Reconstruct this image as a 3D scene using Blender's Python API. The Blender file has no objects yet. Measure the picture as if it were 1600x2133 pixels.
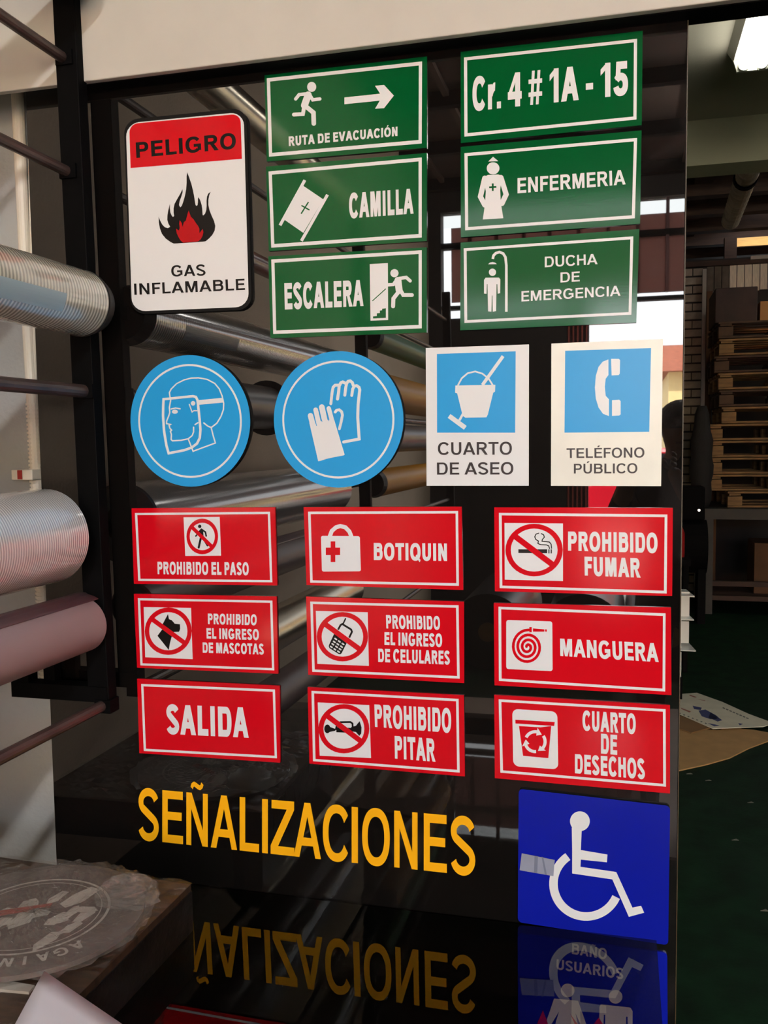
import bpy, bmesh, math, random
from mathutils import Vector, Matrix
random.seed(7)
PI = math.pi
C = bpy.context.scene.collection
SC = bpy.context.scene

# ------------------------------------------------------------------ camera
F_PX = 1900.0
YAW, PITCH, ROLL = math.radians(-14.61167), math.radians(-4.30751), math.radians(-0.68938)
CAM = Vector((0.0, -1.5992, 1.5))
fw = Vector((math.sin(YAW)*math.cos(PITCH), math.cos(YAW)*math.cos(PITCH), math.sin(PITCH)))
r0 = Vector((math.cos(YAW), -math.sin(YAW), 0)); u0 = r0.cross(fw)
rt = r0*math.cos(ROLL) + u0*math.sin(ROLL); up = -r0*math.sin(ROLL) + u0*math.cos(ROLL)
cd = bpy.data.cameras.new('camera'); cam = bpy.data.objects.new('camera', cd); C.objects.link(cam)
cd.sensor_fit = 'HORIZONTAL'; cd.sensor_width = 36; cd.lens = F_PX/1600*36
cd.clip_start = 0.02; cd.clip_end = 300
M = Matrix((rt, up, -fw)).transposed().to_4x4(); M.translation = CAM
cam.matrix_world = M; SC.camera = cam

# ------------------------------------------------------------------ world, sun, portals, exposure
w = bpy.data.worlds.new('overcast_sky'); SC.world = w; w.use_nodes = True
nt = w.node_tree; bg = nt.nodes['Background']; bg.inputs[0].default_value = (0.95, 0.975, 1.0, 1); bg.inputs[1].default_value = 21.0
sd = bpy.data.lights.new('sun', 'SUN'); sd.energy = 70; sd.angle = 0.02; sd.color = (1, .95, .86)
so = bpy.data.objects.new('sun', sd); C.objects.link(so); so.rotation_euler = (math.radians(-38), math.radians(8), 0)
GY = -6.9                                       # plane of the gate behind the camera
def portal(x0, x1, z0, z1, y):
    d = bpy.data.lights.new('daylight_portal', 'AREA'); d.shape = 'RECTANGLE'; d.size = x1-x0; d.size_y = z1-z0
    d.cycles.is_portal = True
    o = bpy.data.objects.new('daylight_portal', d); C.objects.link(o); o.location = ((x0+x1)/2, y, (z0+z1)/2)
    o.rotation_euler = (PI/2, 0, 0); return o
portal(-0.31, 4.3, 0.0, 2.80, GY-0.05)
portal(-1.75, 4.3, 3.55, 3.80, GY-0.05)
SC.view_settings.view_transform = 'Standard'; SC.view_settings.look = 'None'
SC.view_settings.exposure = -0.36; SC.view_settings.gamma = 1; SC.view_settings.use_curve_mapping = False
SC.cycles.use_denoising = True
SC.cycles.max_bounces = 8; SC.cycles.diffuse_bounces = 4; SC.cycles.glossy_bounces = 5; SC.cycles.transparent_max_bounces = 12
SC.cycles.caustics_reflective = False; SC.cycles.caustics_refractive = False
SC.cycles.sample_clamp_indirect = 12

# ------------------------------------------------------------------ sight lines onto real planes
def ray(px, py):
    return fw + rt*((px-800)/F_PX) - up*((py-1066.5)/F_PX)
def at_y(px, py, y=0.0):
    d = ray(px, py); return CAM + d*((y-CAM.y)/d.y)
def at_z(px, py, z):
    d = ray(px, py); return CAM + d*((z-CAM.z)/d.z)
def mir_y(px, py, y):                 # a thing seen reflected in the board, standing at depth y<0
    p = at_y(px, py, -y); return Vector((p.x, y, p.z))
def mir_z(px, py, z):
    p = at_z(px, py, z); return Vector((p.x, -p.y, p.z))

# ------------------------------------------------------------------ materials
def lin(c): return tuple(((v/255)/12.92 if v/255 <= .04045 else ((v/255+.055)/1.055)**2.4) for v in c)
MATS = {}
def mat(name, rgb, rough=.5, metal=0, ior=1.5, noise=0, nscale=8, bump=0, bscale=60, coat=0, stretch=None, rvar=0):
    if name in MATS: return MATS[name]
    m = bpy.data.materials.new(name); m.use_nodes = True; n = m.node_tree; b = n.nodes['Principled BSDF']
    col = lin(rgb)+(1,); b.inputs['Base Color'].default_value = col
    b.inputs['Roughness'].default_value = rough; b.inputs['Metallic'].default_value = metal; b.inputs['IOR'].default_value = ior
    b.inputs['Coat Weight'].default_value = coat; b.inputs['Coat Roughness'].default_value = .06
    tc = n.nodes.new('ShaderNodeTexCoord'); mp = n.nodes.new('ShaderNodeMapping'); n.links.new(tc.outputs['Object'], mp.inputs[0])
    if stretch: mp.inputs['Scale'].default_value = stretch
    if noise or rvar:
        nz = n.nodes.new('ShaderNodeTexNoise'); nz.inputs['Scale'].default_value = nscale; nz.inputs['Detail'].default_value = 6
        n.links.new(mp.outputs[0], nz.inputs['Vector'])
    if noise:
        cr = n.nodes.new('ShaderNodeValToRGB'); e = cr.color_ramp.elements
        e[0].position = .3; e[1].position = .7
        e[0].color = tuple(v*(1-noise) for v in col[:3])+(1,); e[1].color = tuple(min(1, v*(1+noise)) for v in col[:3])+(1,)
        n.links.new(nz.outputs[0], cr.inputs[0]); n.links.new(cr.outputs[0], b.inputs['Base Color'])
    if rvar:
        mr = n.nodes.new('ShaderNodeMapRange'); mr.inputs[1].default_value = .35; mr.inputs[2].default_value = .8
        mr.inputs[3].default_value = rough; mr.inputs[4].default_value = rough+rvar
        n.links.new(nz.outputs[0], mr.inputs[0]); n.links.new(mr.outputs[0], b.inputs['Roughness'])
    if bump:
        bz = n.nodes.new('ShaderNodeTexNoise'); bz.inputs['Scale'].default_value = bscale; bz.inputs['Detail'].default_value = 4
        n.links.new(mp.outputs[0], bz.inputs['Vector'])
        bp = n.nodes.new('ShaderNodeBump'); bp.inputs['Strength'].default_value = bump; bp.inputs['Distance'].default_value = .01
        n.links.new(bz.outputs[0], bp.inputs['Height']); n.links.new(bp.outputs[0], b.inputs['Normal'])
    MATS[name] = m; return m
def vinyl(name, rgb, rough=.2): return mat(name, rgb, rough, ior=1.34, bump=.004, bscale=300)
def emit(name, rgb, s):
    m = bpy.data.materials.new(name); m.use_nodes = True; b = m.node_tree.nodes['Principled BSDF']
    b.inputs['Emission Color'].default_value = tuple(rgb)+(1,); b.inputs['Emission Strength'].default_value = s; MATS[name] = m; return m
def clear(name, tint, ior=1.5, rough=.02, bump=0, bscale=30, haze=0):
    m = bpy.data.materials.new(name); m.use_nodes = True; n = m.node_tree
    for x in list(n.nodes):
        if x.type != 'OUTPUT_MATERIAL': n.nodes.remove(x)
    out = n.nodes[0]; t = n.nodes.new('ShaderNodeBsdfTransparent'); t.inputs[0].default_value = tuple(tint)+(1,)
    g = n.nodes.new('ShaderNodeBsdfGlossy'); g.inputs['Roughness'].default_value = rough
    f = n.nodes.new('ShaderNodeFresnel'); f.inputs[0].default_value = ior
    ge = n.nodes.new('ShaderNodeNewGeometry'); iv = n.nodes.new('ShaderNodeMath'); iv.operation = 'SUBTRACT'; iv.inputs[0].default_value = 1; n.links.new(ge.outputs['Backfacing'], iv.inputs[1])
    ml = n.nodes.new('ShaderNodeMath'); ml.operation = 'MULTIPLY'; n.links.new(f.outputs[0], ml.inputs[0]); n.links.new(iv.outputs[0], ml.inputs[1])
    mx = n.nodes.new('ShaderNodeMixShader'); n.links.new(ml.outputs[0], mx.inputs[0]); n.links.new(t.outputs[0], mx.inputs[1])
    n.links.new(g.outputs[0], mx.inputs[2]); n.links.new(mx.outputs[0], out.inputs[0])
    if bump:
        bz = n.nodes.new('ShaderNodeTexNoise'); bz.inputs['Scale'].default_value = bscale; bz.inputs['Detail'].default_value = 5; bz.inputs['Distortion'].default_value = 1.5
        bp = n.nodes.new('ShaderNodeBump'); bp.inputs['Strength'].default_value = bump; bp.inputs['Distance'].default_value = .02
        n.links.new(bz.outputs[0], bp.inputs['Height']); n.links.new(bp.outputs[0], g.inputs['Normal']); n.links.new(bp.outputs[0], f.inputs['Normal'])
    if haze:
        df = n.nodes.new('ShaderNodeBsdfDiffuse'); df.inputs[0].default_value = (.75, .73, .70, 1); m3 = n.nodes.new('ShaderNodeMixShader'); m3.inputs[0].default_value = haze
        n.links.new(mx.outputs[0], m3.inputs[1]); n.links.new(df.outputs[0], m3.inputs[2]); n.links.new(m3.outputs[0], out.inputs[0])
    MATS[name] = m; return m
GREEN = vinyl('green_vinyl', (0, 80, 38), .10); RED = vinyl('red_vinyl', (196, 10, 26), .13); WHITE = vinyl('white_vinyl', (212, 215, 219), .25)
BLACKV = vinyl('black_vinyl', (9, 8, 9), .3); SKY = vinyl('light_blue_vinyl', (34, 148, 212), .3); NAVY = vinyl('deep_blue_vinyl', (12, 24, 150), .2)
YEL = vinyl('yellow_vinyl', (238, 172, 20), .3); DKRED = vinyl('flame_red_vinyl', (170, 14, 22), .25); DARKTXT = vinyl('dark_grey_vinyl', (48, 44, 46), .3)
EDGE = mat('black_foam_edge', (6, 6, 6), .7, ior=1.3)
TEALE = mat('green_board_edge', (8, 70, 36), .5)

# ------------------------------------------------------------------ mesh helpers
def setp(o, label=None, cat=None, group=None, kind=None):
    for k, v in (('label', label), ('category', cat), ('group', group), ('kind', kind)):
        if v: o[k] = v
    return o
def empty(name, loc, label=None, cat=None, group=None, rz=0):
    o = bpy.data.objects.new(name, None); o.empty_display_size = .05; C.objects.link(o); o.location = loc; o.rotation_euler = (0, 0, rz)
    return setp(o, label, cat, group)
def link(name, me, m, parent=None, world=True, smooth=False):
    o = bpy.data.objects.new(name, me); C.objects.link(o)
    if m: me.materials.append(m)
    if smooth:
        for p in me.polygons: p.use_smooth = True
    if parent:
        o.parent = parent
        if world and not parent.rotation_euler.z:      # vertices come in world space: shift them under the parent
            off = Vector((0, 0, 0)); q = parent
            while q: off += q.location; q = q.parent
            me.transform(Matrix.Translation(-off))
    return o
def mesh(verts, faces):
    me = bpy.data.meshes.new('m'); me.from_pydata([tuple(v) for v in verts], [], faces); me.update(); return me
class MB:
    def __init__(s): s.v = []; s.f = []
    def add(s, vs, fs):
        n = len(s.v); s.v += [Vector(v) for v in vs]; s.f += [tuple(i+n for i in f) for f in fs]; return s
    def box(s, x0, x1, y0, y1, z0, z1):
        return s.add([(x, y, z) for x in (x0, x1) for y in (y0, y1) for z in (z0, z1)],
                     [(0, 1, 3, 2), (4, 6, 7, 5), (0, 4, 5, 1), (2, 3, 7, 6), (0, 2, 6, 4), (1, 5, 7, 3)])
    def beam(s, a, b, wx, wy, upv=(0, 0, 1)):
        a, b = Vector(a), Vector(b); d = (b-a).normalized(); u = Vector(upv)
        if abs(d.dot(u)) > .95: u = Vector((0, 1, 0))
        x = d.cross(u).normalized(); y = x.cross(d)
        vs = [p + x*sx*wx/2 + y*sy*wy/2 for p in (a, b) for sx, sy in ((-1, -1), (1, -1), (1, 1), (-1, 1))]
        return s.add(vs, [(0, 1, 2, 3), (7, 6, 5, 4), (0, 4, 5, 1), (1, 5, 6, 2), (2, 6, 7, 3), (3, 7, 4, 0)])
    def tube(s, a, b, r, n=16, r2=None, cap=True):
        a, b = Vector(a), Vector(b); d = (b-a).normalized(); u = Vector((0, 0, 1)) if abs(d.z) < .9 else Vector((1, 0, 0))
        x = d.cross(u).normalized(); y = x.cross(d); r2 = r if r2 is None else r2
        vs = [p + (x*math.cos(2*PI*i/n)+y*math.sin(2*PI*i/n))*q for p, q in ((a, r), (b, r2)) for i in range(n)]
        fs = [(i, (i+1) % n, n+(i+1) % n, n+i) for i in range(n)]
        if cap: fs += [tuple(range(n))[::-1], tuple(range(n, 2*n))]
        return s.add(vs, fs)
    def prism(s, pts, z0, z1, axis='z'):
        n = len(pts); f = (lambda p, h: (p[0], p[1], h)) if axis == 'z' else ((lambda p, h: (p[0], h, p[1])) if axis == 'y' else (lambda p, h: (h, p[0], p[1])))
        return s.add([f(p, z0) for p in pts]+[f(p, z1) for p in pts],
                     [tuple(range(n))[::-1], tuple(range(n, 2*n))]+[(i, (i+1) % n, n+(i+1) % n, n+i) for i in range(n)])
    def me(s, bevel=0):
        m = mesh(s.v, s.f)
        b = bmesh.new(); b.from_mesh(m); bmesh.ops.recalc_face_normals(b, faces=b.faces)
        if bevel: bmesh.ops.bevel(b, geom=[e for e in b.edges if e.calc_face_angle(0) > .5], offset=bevel, segments=2, profile=.5, affect='EDGES')
        b.to_mesh(m); b.free(); return m
def put(name, mb, m, parent=None, bevel=0, label=None, cat=None, group=None, kind=None, smooth=False, loc=None, world=True):
    me = mb.me(bevel)
    if loc: me.transform(Matrix.Translation(-Vector(loc)))
    o = link(name, me, m, parent, world, smooth)
    if loc: o.location = loc
    return setp(o, label, cat, group, kind)
def smooth_by_angle(o, a=40):
    for p in o.data.polygons: p.use_smooth = True
    try: o.data.set_sharp_from_angle(angle=math.radians(a))
    except Exception: pass
    return o

# ------------------------------------------------------------------ the big structure
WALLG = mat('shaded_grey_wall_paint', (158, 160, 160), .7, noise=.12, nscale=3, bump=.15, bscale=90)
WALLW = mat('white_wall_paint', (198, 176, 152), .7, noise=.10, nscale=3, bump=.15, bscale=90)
BEAMW = mat('cream_board_paint', (184, 182, 176), .6, noise=.03, nscale=14)
STEEL = mat('black_painted_steel', (7, 7, 8), .6, ior=1.12, noise=.2, nscale=40, bump=.05)
ROOFB = mat('brown_roof_sheet', (78, 60, 52), .7, noise=.25, nscale=4)
DARKW = mat('dark_wall', (40, 35, 33), .8, noise=.3, nscale=3)
OLIVE = mat('slab_plaster', (180, 174, 158), .8, noise=.08, nscale=3, bump=.1)
FLOORM = mat('dark_green_floor_paint', (10, 34, 18), .7, ior=1.2, noise=.5, nscale=9, bump=.1)
WOODR = mat('dark_roof_timber', (66, 46, 36), .75, noise=.35, nscale=6, stretch=(1, 6, 6))

def struct(name, mb, m, parent=None, bevel=0): return put(name, mb, m, parent, bevel, kind='structure' if not parent else None)
struct('floor', MB().box(-2.0, 6.2, GY, 12.2, -.1, 0), FLOORM)
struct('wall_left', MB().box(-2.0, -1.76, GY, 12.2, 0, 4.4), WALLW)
struct('wall_right', MB().box(6.0, 6.2, GY, 12.2, 0, 4.4), DARKW)
ce = struct('ceiling', MB().box(-2.0, 6.2, GY-.2, 8.35, 3.9, 4.0).box(-2.0, 6.2, 8.8, 12.2, 3.9, 4.0).box(-2.0, 1.2, 8.35, 8.8, 3.9, 4.0).box(3.4, 6.2, 8.35, 8.8, 3.9, 4.0), ROOFB)
for k in range(12):                                   # seams running to the gate, purlins across
    x = -1.6+k*.42
    put('roof_seam', MB().box(x-.02, x+.02, GY, -.3, 3.86, 3.9), mat('roof_seam_paint', (104, 84, 72), .7), ce)
for k in range(7):
    y = GY+.05+k*1.02
    put('purlin', MB().box(-1.76, 6, y, y+.07, 3.80, 3.9), STEEL, ce)
# gate wall behind the camera, seen reflected in the board
GX0 = mir_y(1180, 900, GY).x; GX1 = mir_y(1226, 900, GY).x
zt0, zt1 = mir_y(1340, 442, GY).z, mir_y(1340, 411, GY).z    # clerestory band
zs0, zs1 = mir_y(1350, 616, GY).z, mir_y(1350, 607, GY).z    # thin light strip
zo = mir_y(1350, 624, GY).z                                  # top of the open gate
XL = mir_y(918, 500, GY).x; XL2 = mir_y(937, 560, GY).x
wf = struct('wall_front', MB().box(-2.0, XL, GY-.15, GY, 0, 3.9).box(XL, 4.3, GY-.15, GY, zt1, 3.9).box(4.3, 6.2, GY-.15, GY, 0, 3.9)
       .box(XL, GX0, GY-.15, GY, 0, zs0-.12), DARKW)
struct('trim_1', MB().box(XL, 4.3, GY-.12, GY-.02, zo, zs0).box(XL, 4.3, GY-.12, GY-.02, mir_y(1340, 490, GY).z, mir_y(1340, 478, GY).z), STEEL)
# backlit brown sheets between the light strips
bm_ = bpy.data.materials.new('brown_translucent_sheet'); bm_.use_nodes = True; n_ = bm_.node_tree
tr_ = n_.nodes.new('ShaderNodeBsdfTranslucent'); tr_.inputs[0].default_value = (.34, .22, .20, 1)
mx_ = n_.nodes.new('ShaderNodeMixShader'); mx_.inputs[0].default_value = .85
n_.nodes['Principled BSDF'].inputs['Base Color'].default_value = (.12, .06, .05, 1)
n_.links.new(n_.nodes['Principled BSDF'].outputs[0], mx_.inputs[1]); n_.links.new(tr_.outputs[0], mx_.inputs[2]); n_.links.new(mx_.outputs[0], n_.nodes['Material Output'].inputs[0])
px_m = [976, 1032, 1089, 1144, 1205, 1267, 1330, 1392]
xm = [mir_y(p, 430, GY).x for p in px_m]; step = xm[-1]-xm[-2]
while xm[-1]+step < 4.3: xm.append(xm[-1]+step)
GLASSW = clear('window_glass', (.95, .96, .95), 1.45, 0)
win = empty('window_1', (XL, GY-.06, zt0)); setp(win, kind='structure')
edges = [XL]+xm+[4.3]
for i in range(len(edges)-1):
    put('pane', MB().box(edges[i]+.012, edges[i+1]-.012, GY-.075, GY-.07, zt0, zt1), GLASSW, win)
    if i: put('mullion', MB().box(edges[i]-.014, edges[i]+.014, GY-.1, GY-.03, zs1, zt1), mat('red_brown_steel', (96, 30, 28), .5), win)
sh = empty('wall_front_cladding', (XL2, GY-.08, zs1)); setp(sh, kind='structure')
for i in range(len(edges)-1):
    a = max(edges[i], XL2)
    put('cladding_sheet', MB().box(a, edges[i+1], GY-.09, GY-.085, zs1, zt0), bm_, sh)
gp = empty('gate_post', ((GX0+GX1)/2, GY, 0), 'dark red ribbed steel post beside the open gate, seen reflected', 'post')
put('post_body', MB().box(GX0, GX1, GY-.1, GY-.01, 0, zo), mat('dark_red_steel', (70, 20, 22), .5), gp)
for k in range(5):
    x = GX0+.02+k*(GX1-GX0-.04)/4
    put('rib', MB().box(x-.006, x+.006, GY-.01, GY+.01, 0, zo), mat('pale_red_rib', (190, 96, 84), .5), gp)
# outdoors
struct('floor_outside', MB().box(-40, 40, -70, GY-.0, -.12, -.02), mat('street_concrete', (176, 170, 160), .8, noise=.12, nscale=1.5))
hb = empty('building', (5, -24, 0), 'pale yellow house across the street, seen reflected', 'building')
put('wall', MB().box(1.2, 12, -28, -24, 0, 3.3), mat('pale_yellow_render', (222, 196, 140), .8, noise=.06), hb)
put('roof', MB().prism([(-28.4, 3.3), (-23.6, 3.3), (-26, 4.2)], .9, 12.4, 'x'), mat('clay_tile', (150, 84, 60), .8, noise=.2), hb)
for k in range(4):
    f_ = put('window', MB().box(1.8+k*2.4, 2.9+k*2.4, -24.02, -23.96, 1.1, 2.3), mat('house_window_frame', (90, 80, 70), .5), hb)
    put('pane', MB().box(1.88+k*2.4, 2.82+k*2.4, -23.96, -23.95, 1.18, 2.22), mat('house_glass', (40, 48, 56), .1), f_)

# slab and beam beyond the board, and the far end of the workshop
struct('ceiling_slab', MB().box(-1.76, 6, -.02, at_z(1500, 246, 2.72).y, 2.72, 2.95), OLIVE)
YB = at_z(1500, 246, 2.72).y
zb = at_y(1500, 341, YB).z; yb2 = at_z(1500, 366, zb).y
struct('trim_2', MB().box(-1.76, 6, YB-.001, yb2, zb, 3.0), mat('beam_plaster', (196, 192, 160), .8, noise=.06, nscale=4))
struct('wall_back', MB().box(-2.0, 6.2, 11.9, 12.2, 0, 3.45).box(-2.0, 1.2, 11.9, 12.2, 3.45, 3.9).box(1.2, 6.2, 11.9, 12.2, 3.62, 3.9), DARKW)
rf = empty('ceiling_timbers', (0, 6, 3.9)); setp(rf, kind='structure')
for k in range(12):
    y = yb2+.3+k*.72
    put('rafter', MB().box(.2, 5.5, y, y+.14, 3.62, 3.8), WOODR, rf)
for k in range(5): put('timber', MB().box(.6+k*1.1, .75+k*1.1, yb2+.1, 11.8, 3.72, 3.9), WOODR, rf)
portal(1.2, 6.0, 3.46, 3.6, 12.05).rotation_euler = (-PI/2, 0, 0)

# white board over everything and the black tube under it
pB = at_y(600, 124, -.035)
struct('trim_3', MB().box(-1.76, 1.6, -.05, -.035, pB.z, 2.85), BEAMW, bevel=.002)
zt = at_y(1500, 45, .02).z
struct('trim_4', MB().box(-1.0, 1.6, -.035, .02, zt, pB.z+.06), STEEL)
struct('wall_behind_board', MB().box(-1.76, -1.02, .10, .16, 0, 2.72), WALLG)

# ------------------------------------------------------------------ the glossy black board and the shelf
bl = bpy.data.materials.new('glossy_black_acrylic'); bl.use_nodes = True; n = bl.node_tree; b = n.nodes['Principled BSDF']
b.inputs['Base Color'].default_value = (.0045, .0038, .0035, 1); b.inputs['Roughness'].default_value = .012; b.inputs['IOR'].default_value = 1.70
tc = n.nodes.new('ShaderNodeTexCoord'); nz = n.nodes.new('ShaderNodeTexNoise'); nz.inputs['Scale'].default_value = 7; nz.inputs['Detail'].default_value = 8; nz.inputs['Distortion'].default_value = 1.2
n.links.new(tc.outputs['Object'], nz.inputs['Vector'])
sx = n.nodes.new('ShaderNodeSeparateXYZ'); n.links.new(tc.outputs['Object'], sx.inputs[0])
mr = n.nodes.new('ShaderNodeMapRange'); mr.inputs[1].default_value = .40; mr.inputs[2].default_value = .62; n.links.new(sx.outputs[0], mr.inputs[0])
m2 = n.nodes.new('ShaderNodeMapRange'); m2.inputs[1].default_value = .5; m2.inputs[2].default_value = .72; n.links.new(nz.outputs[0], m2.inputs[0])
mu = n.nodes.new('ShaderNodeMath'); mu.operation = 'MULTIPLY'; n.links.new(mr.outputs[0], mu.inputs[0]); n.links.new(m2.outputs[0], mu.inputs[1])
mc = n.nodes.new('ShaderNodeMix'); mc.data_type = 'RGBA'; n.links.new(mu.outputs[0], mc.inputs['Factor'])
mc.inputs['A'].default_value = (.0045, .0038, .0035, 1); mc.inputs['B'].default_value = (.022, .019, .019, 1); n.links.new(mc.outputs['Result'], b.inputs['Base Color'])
PX0, PX1 = -1.128, at_y(1425, 640, 0).x
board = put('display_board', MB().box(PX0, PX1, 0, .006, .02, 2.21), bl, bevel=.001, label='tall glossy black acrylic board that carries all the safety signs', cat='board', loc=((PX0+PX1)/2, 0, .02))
put('edge_strip', MB().box(PX1, PX1+.0015, 0, .006, .02, 2.2), mat('amber_board_edge', (56, 42, 18), .5), board)

ZS = .63
jr = at_z(1375, 1962, ZS); ZS = at_y(1079, 1920, 0).z
XS1 = at_z(1380, 2133, ZS).x
SMOKE = clear('smoked_acrylic', (.46, .43, .42), 1.46, .015)
st = empty('display_table', (-.6, -.5, 0), 'low table with a smoked acrylic top that mirrors the signs, under the board', 'table')
put('table_top', MB().box(-1.29, XS1, -1.25, -.003, ZS-.006, ZS), SMOKE, st)
for x in (-1.25, XS1-.05):
    for y in ((-1.2, -.06) if x < -1 else (-1.2,)): put('leg', MB().box(x-.02, x+.02, y-.02, y+.02, 0, ZS-.006), STEEL, st)
put('rail', MB().box(-1.27, XS1-.03, -1.22, -1.19, ZS-.05, ZS-.006), STEEL, st)

# ------------------------------------------------------------------ flat print on the signs
_cu = 0
def fill(loops, y):                   # loops of (px,py) -> triangulated flat mesh with holes, on plane y
    cu = bpy.data.curves.new('c', 'CURVE'); cu.dimensions = '2D'; cu.fill_mode = 'BOTH'
    for lp in loops:
        sp = cu.splines.new('POLY'); sp.points.add(len(lp)-1); sp.use_cyclic_u = True
        for i, p in enumerate(lp):
            q = at_y(p[0], p[1], y); sp.points[i].co = (q.x*10, q.z*10, 0, 1)
    o = bpy.data.objects.new('c', cu); dg = bpy.context.evaluated_depsgraph_get()
    C.objects.link(o); dg.update(); me = bpy.data.meshes.new_from_object(o.evaluated_get(dg))
    bpy.data.objects.remove(o); bpy.data.curves.remove(cu); me.materials.clear()
    vs = [(v.co.x/10, y, v.co.y/10) for v in me.vertices]; fs = [tuple(p.vertices) for p in me.polygons]
    return vs, fs
def lerp2(q, u, v):                   # quad BL,BR,TR,TL
    a = (q[0][0]*(1-u)+q[1][0]*u, q[0][1]*(1-u)+q[1][1]*u); b = (q[3][0]*(1-u)+q[2][0]*u, q[3][1]*(1-u)+q[2][1]*u)
    return (a[0]*(1-v)+b[0]*v, a[1]*(1-v)+b[1]*v)
# bold grotesque capitals, each glyph built from bars, diagonals and bowls (cap height 1)
def _rc(x0, y0, x1, y1): return [[(x0, y0), (x1, y0), (x1, y1), (x0, y1)]]
def _se(cx, cy, rx, ry, a0, a1, n=20, e=2.25):
    o = []
    for i in range(n+1):
        a = math.radians(a0+(a1-a0)*i/n); c, q = math.cos(a), math.sin(a)
        o.append((cx+rx*math.copysign(abs(c)**(2/e), c), cy+ry*math.copysign(abs(q)**(2/e), q)))
    return o
def _st(a, b): return [('strip', a, b)]
def _pen(P, T, H):
    a, b = [], []
    for i, p in enumerate(P):
        q0, q1 = P[max(0, i-1)], P[min(len(P)-1, i+1)]; dx, dy = q1[0]-q0[0], q1[1]-q0[1]; l = math.hypot(dx, dy) or 1; dx /= l; dy /= l
        t = math.hypot(H*dx, T*dy)/2; a.append((p[0]-dy*t, p[1]+dx*t)); b.append((p[0]+dy*t, p[1]-dx*t))
    return _st(a, b)
def _bowl(x0, W, y0, y1, T, H):
    cy = (y0+y1)/2; ry = (y1-y0)/2; cx = x0+(W-x0)*.45; rx = W-cx
    return _st([(x0, y1)]+_se(cx, cy, rx, ry, 90, -90, 14, 2.15)+[(x0, y0)], [(x0, y1-H)]+_se(cx, cy, rx-T, ry-H, 90, -90, 14, 2.15)+[(x0, y0+H)])
def glyph(c, T, H):
    if c in 'ÑÓÉÚ':
        W, sh, l, r = glyph({'Ñ': 'N', 'Ó': 'O', 'É': 'E', 'Ú': 'U'}[c], T, H)
        if c == 'Ñ': sh = sh+_pen([(W/2-.20, 1.09), (W/2-.17, 1.145), (W/2-.11, 1.17), (W/2-.04, 1.15), (W/2+.04, 1.12), (W/2+.11, 1.105), (W/2+.17, 1.135), (W/2+.20, 1.19)], .10, .095)
        else: sh = sh+[[(W/2-.10, 1.07), (W/2+.03, 1.07), (W/2+.19, 1.24), (W/2-.01, 1.24)]]
        return W, sh, l, r
    S, R_, N = .10, .06, .015
    if c == 'I': return T, _rc(0, 0, T, 1), S, S
    if c == '.': return T, _rc(0, 0, T, .2), S, S
    if c == '-': return .36, _rc(0, .27, .36, .46), .06, .06
    if c == 'E': return .72, _rc(0, 0, T, 1)+_rc(T, 0, .72, H)+_rc(T, 1-H, .71, 1)+_rc(T, .52-H/2, .67, .52+H/2), S, .05
    if c == 'F': return .66, _rc(0, 0, T, 1)+_rc(T, 1-H, .66, 1)+_rc(T, .50-H/2, .60, .50+H/2), S, .03
    if c == 'L': return .66, _rc(0, 0, T, 1)+_rc(T, 0, .66, H), S, .04
    if c == 'H': return .80, _rc(0, 0, T, 1)+_rc(.8-T, 0, .8, 1)+_rc(T, .52-H/2, .8-T, .52+H/2), S, S
    if c == 'T': return .80, _rc(.4-T/2, 0, .4+T/2, 1-H)+_rc(0, 1-H, .8, 1), .03, .03
    if c == 'N': return .80, _rc(0, 0, T*.97, 1)+_rc(.8-T*.97, 0, .8, 1)+[[(0, 1), (T*1.05, 1), (.8, 0), (.8-T*1.05, 0)]], S, S
    if c == 'M':
        W = .98; t = T*.95
        return W, _rc(0, 0, t, 1)+_rc(W-t, 0, W, 1)+[[(t*.2, 1), (t*1.5, 1), (W/2+T*.42, 0), (W/2-T*.42, 0)], [(W-t*1.5, 1), (W-t*.2, 1), (W/2+T*.42, 0), (W/2-T*.42, 0)]], S, S
    if c in 'AV':
        W = .98; A = [[(0, 0), (T*1.08, 0), (W/2+T*.52, 1), (W/2-T*.56, 1)], [(W-T*1.08, 0), (W, 0), (W/2+T*.56, 1), (W/2-T*.52, 1)]]
        if c == 'V': return W, [[(x, 1-y) for x, y in p] for p in A], N, N
        return W, A+_rc(.19, .215, W-.19, .215+H*.95), N, N
    if c == 'Z': return .76, _rc(0, 0, .76, H)+_rc(.03, 1-H, .75, 1)+[[(0, H), (T*1.25, H), (.75, 1-H), (.75-T*1.25, 1-H)]], .04, .04
    if c in 'OQ':
        W = .96; o = _st(_se(W/2, .5, W/2, .517, 0, 360, 44), _se(W/2, .5, W/2-T*1.02, .517-H, 0, 360, 44))
        return W, o+([[(.52*W, .25), (.61*W, .35), (1.0*W, .03), (.90*W, -.09)]] if c == 'Q' else []), R_, R_
    if c == 'C': return .90, _st(_se(.475, .5, .475, .517, 38, 322, 34), _se(.475, .5, .475-T*1.02, .517-H, 30, 330, 34)), R_, .05
    if c == 'G': return .95, _st(_se(.475, .5, .475, .517, 38, 315, 34), _se(.475, .5, .475-T*1.02, .517-H, 30, 322, 34))+_rc(.95-T*.95, .13, .95, .54)+_rc(.50, .54-H, .95-T*.9, .54), R_, .09
    if c == 'D': return .84, _rc(0, 0, T, 1)+_bowl(T*.9, .84, 0, 1, T, H), S, R_
    if c == 'P': return .76, _rc(0, 0, T, 1)+_bowl(T*.9, .76, .37, 1, T, H), S, .05
    if c == 'R': return .87, _rc(0, 0, T, 1)+_bowl(T*.9, .79, .41, 1, T, H)+[[(.34, .43), (.56, .46), (.87, 0), (.87-T*1.2, 0)]], S, .02
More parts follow.
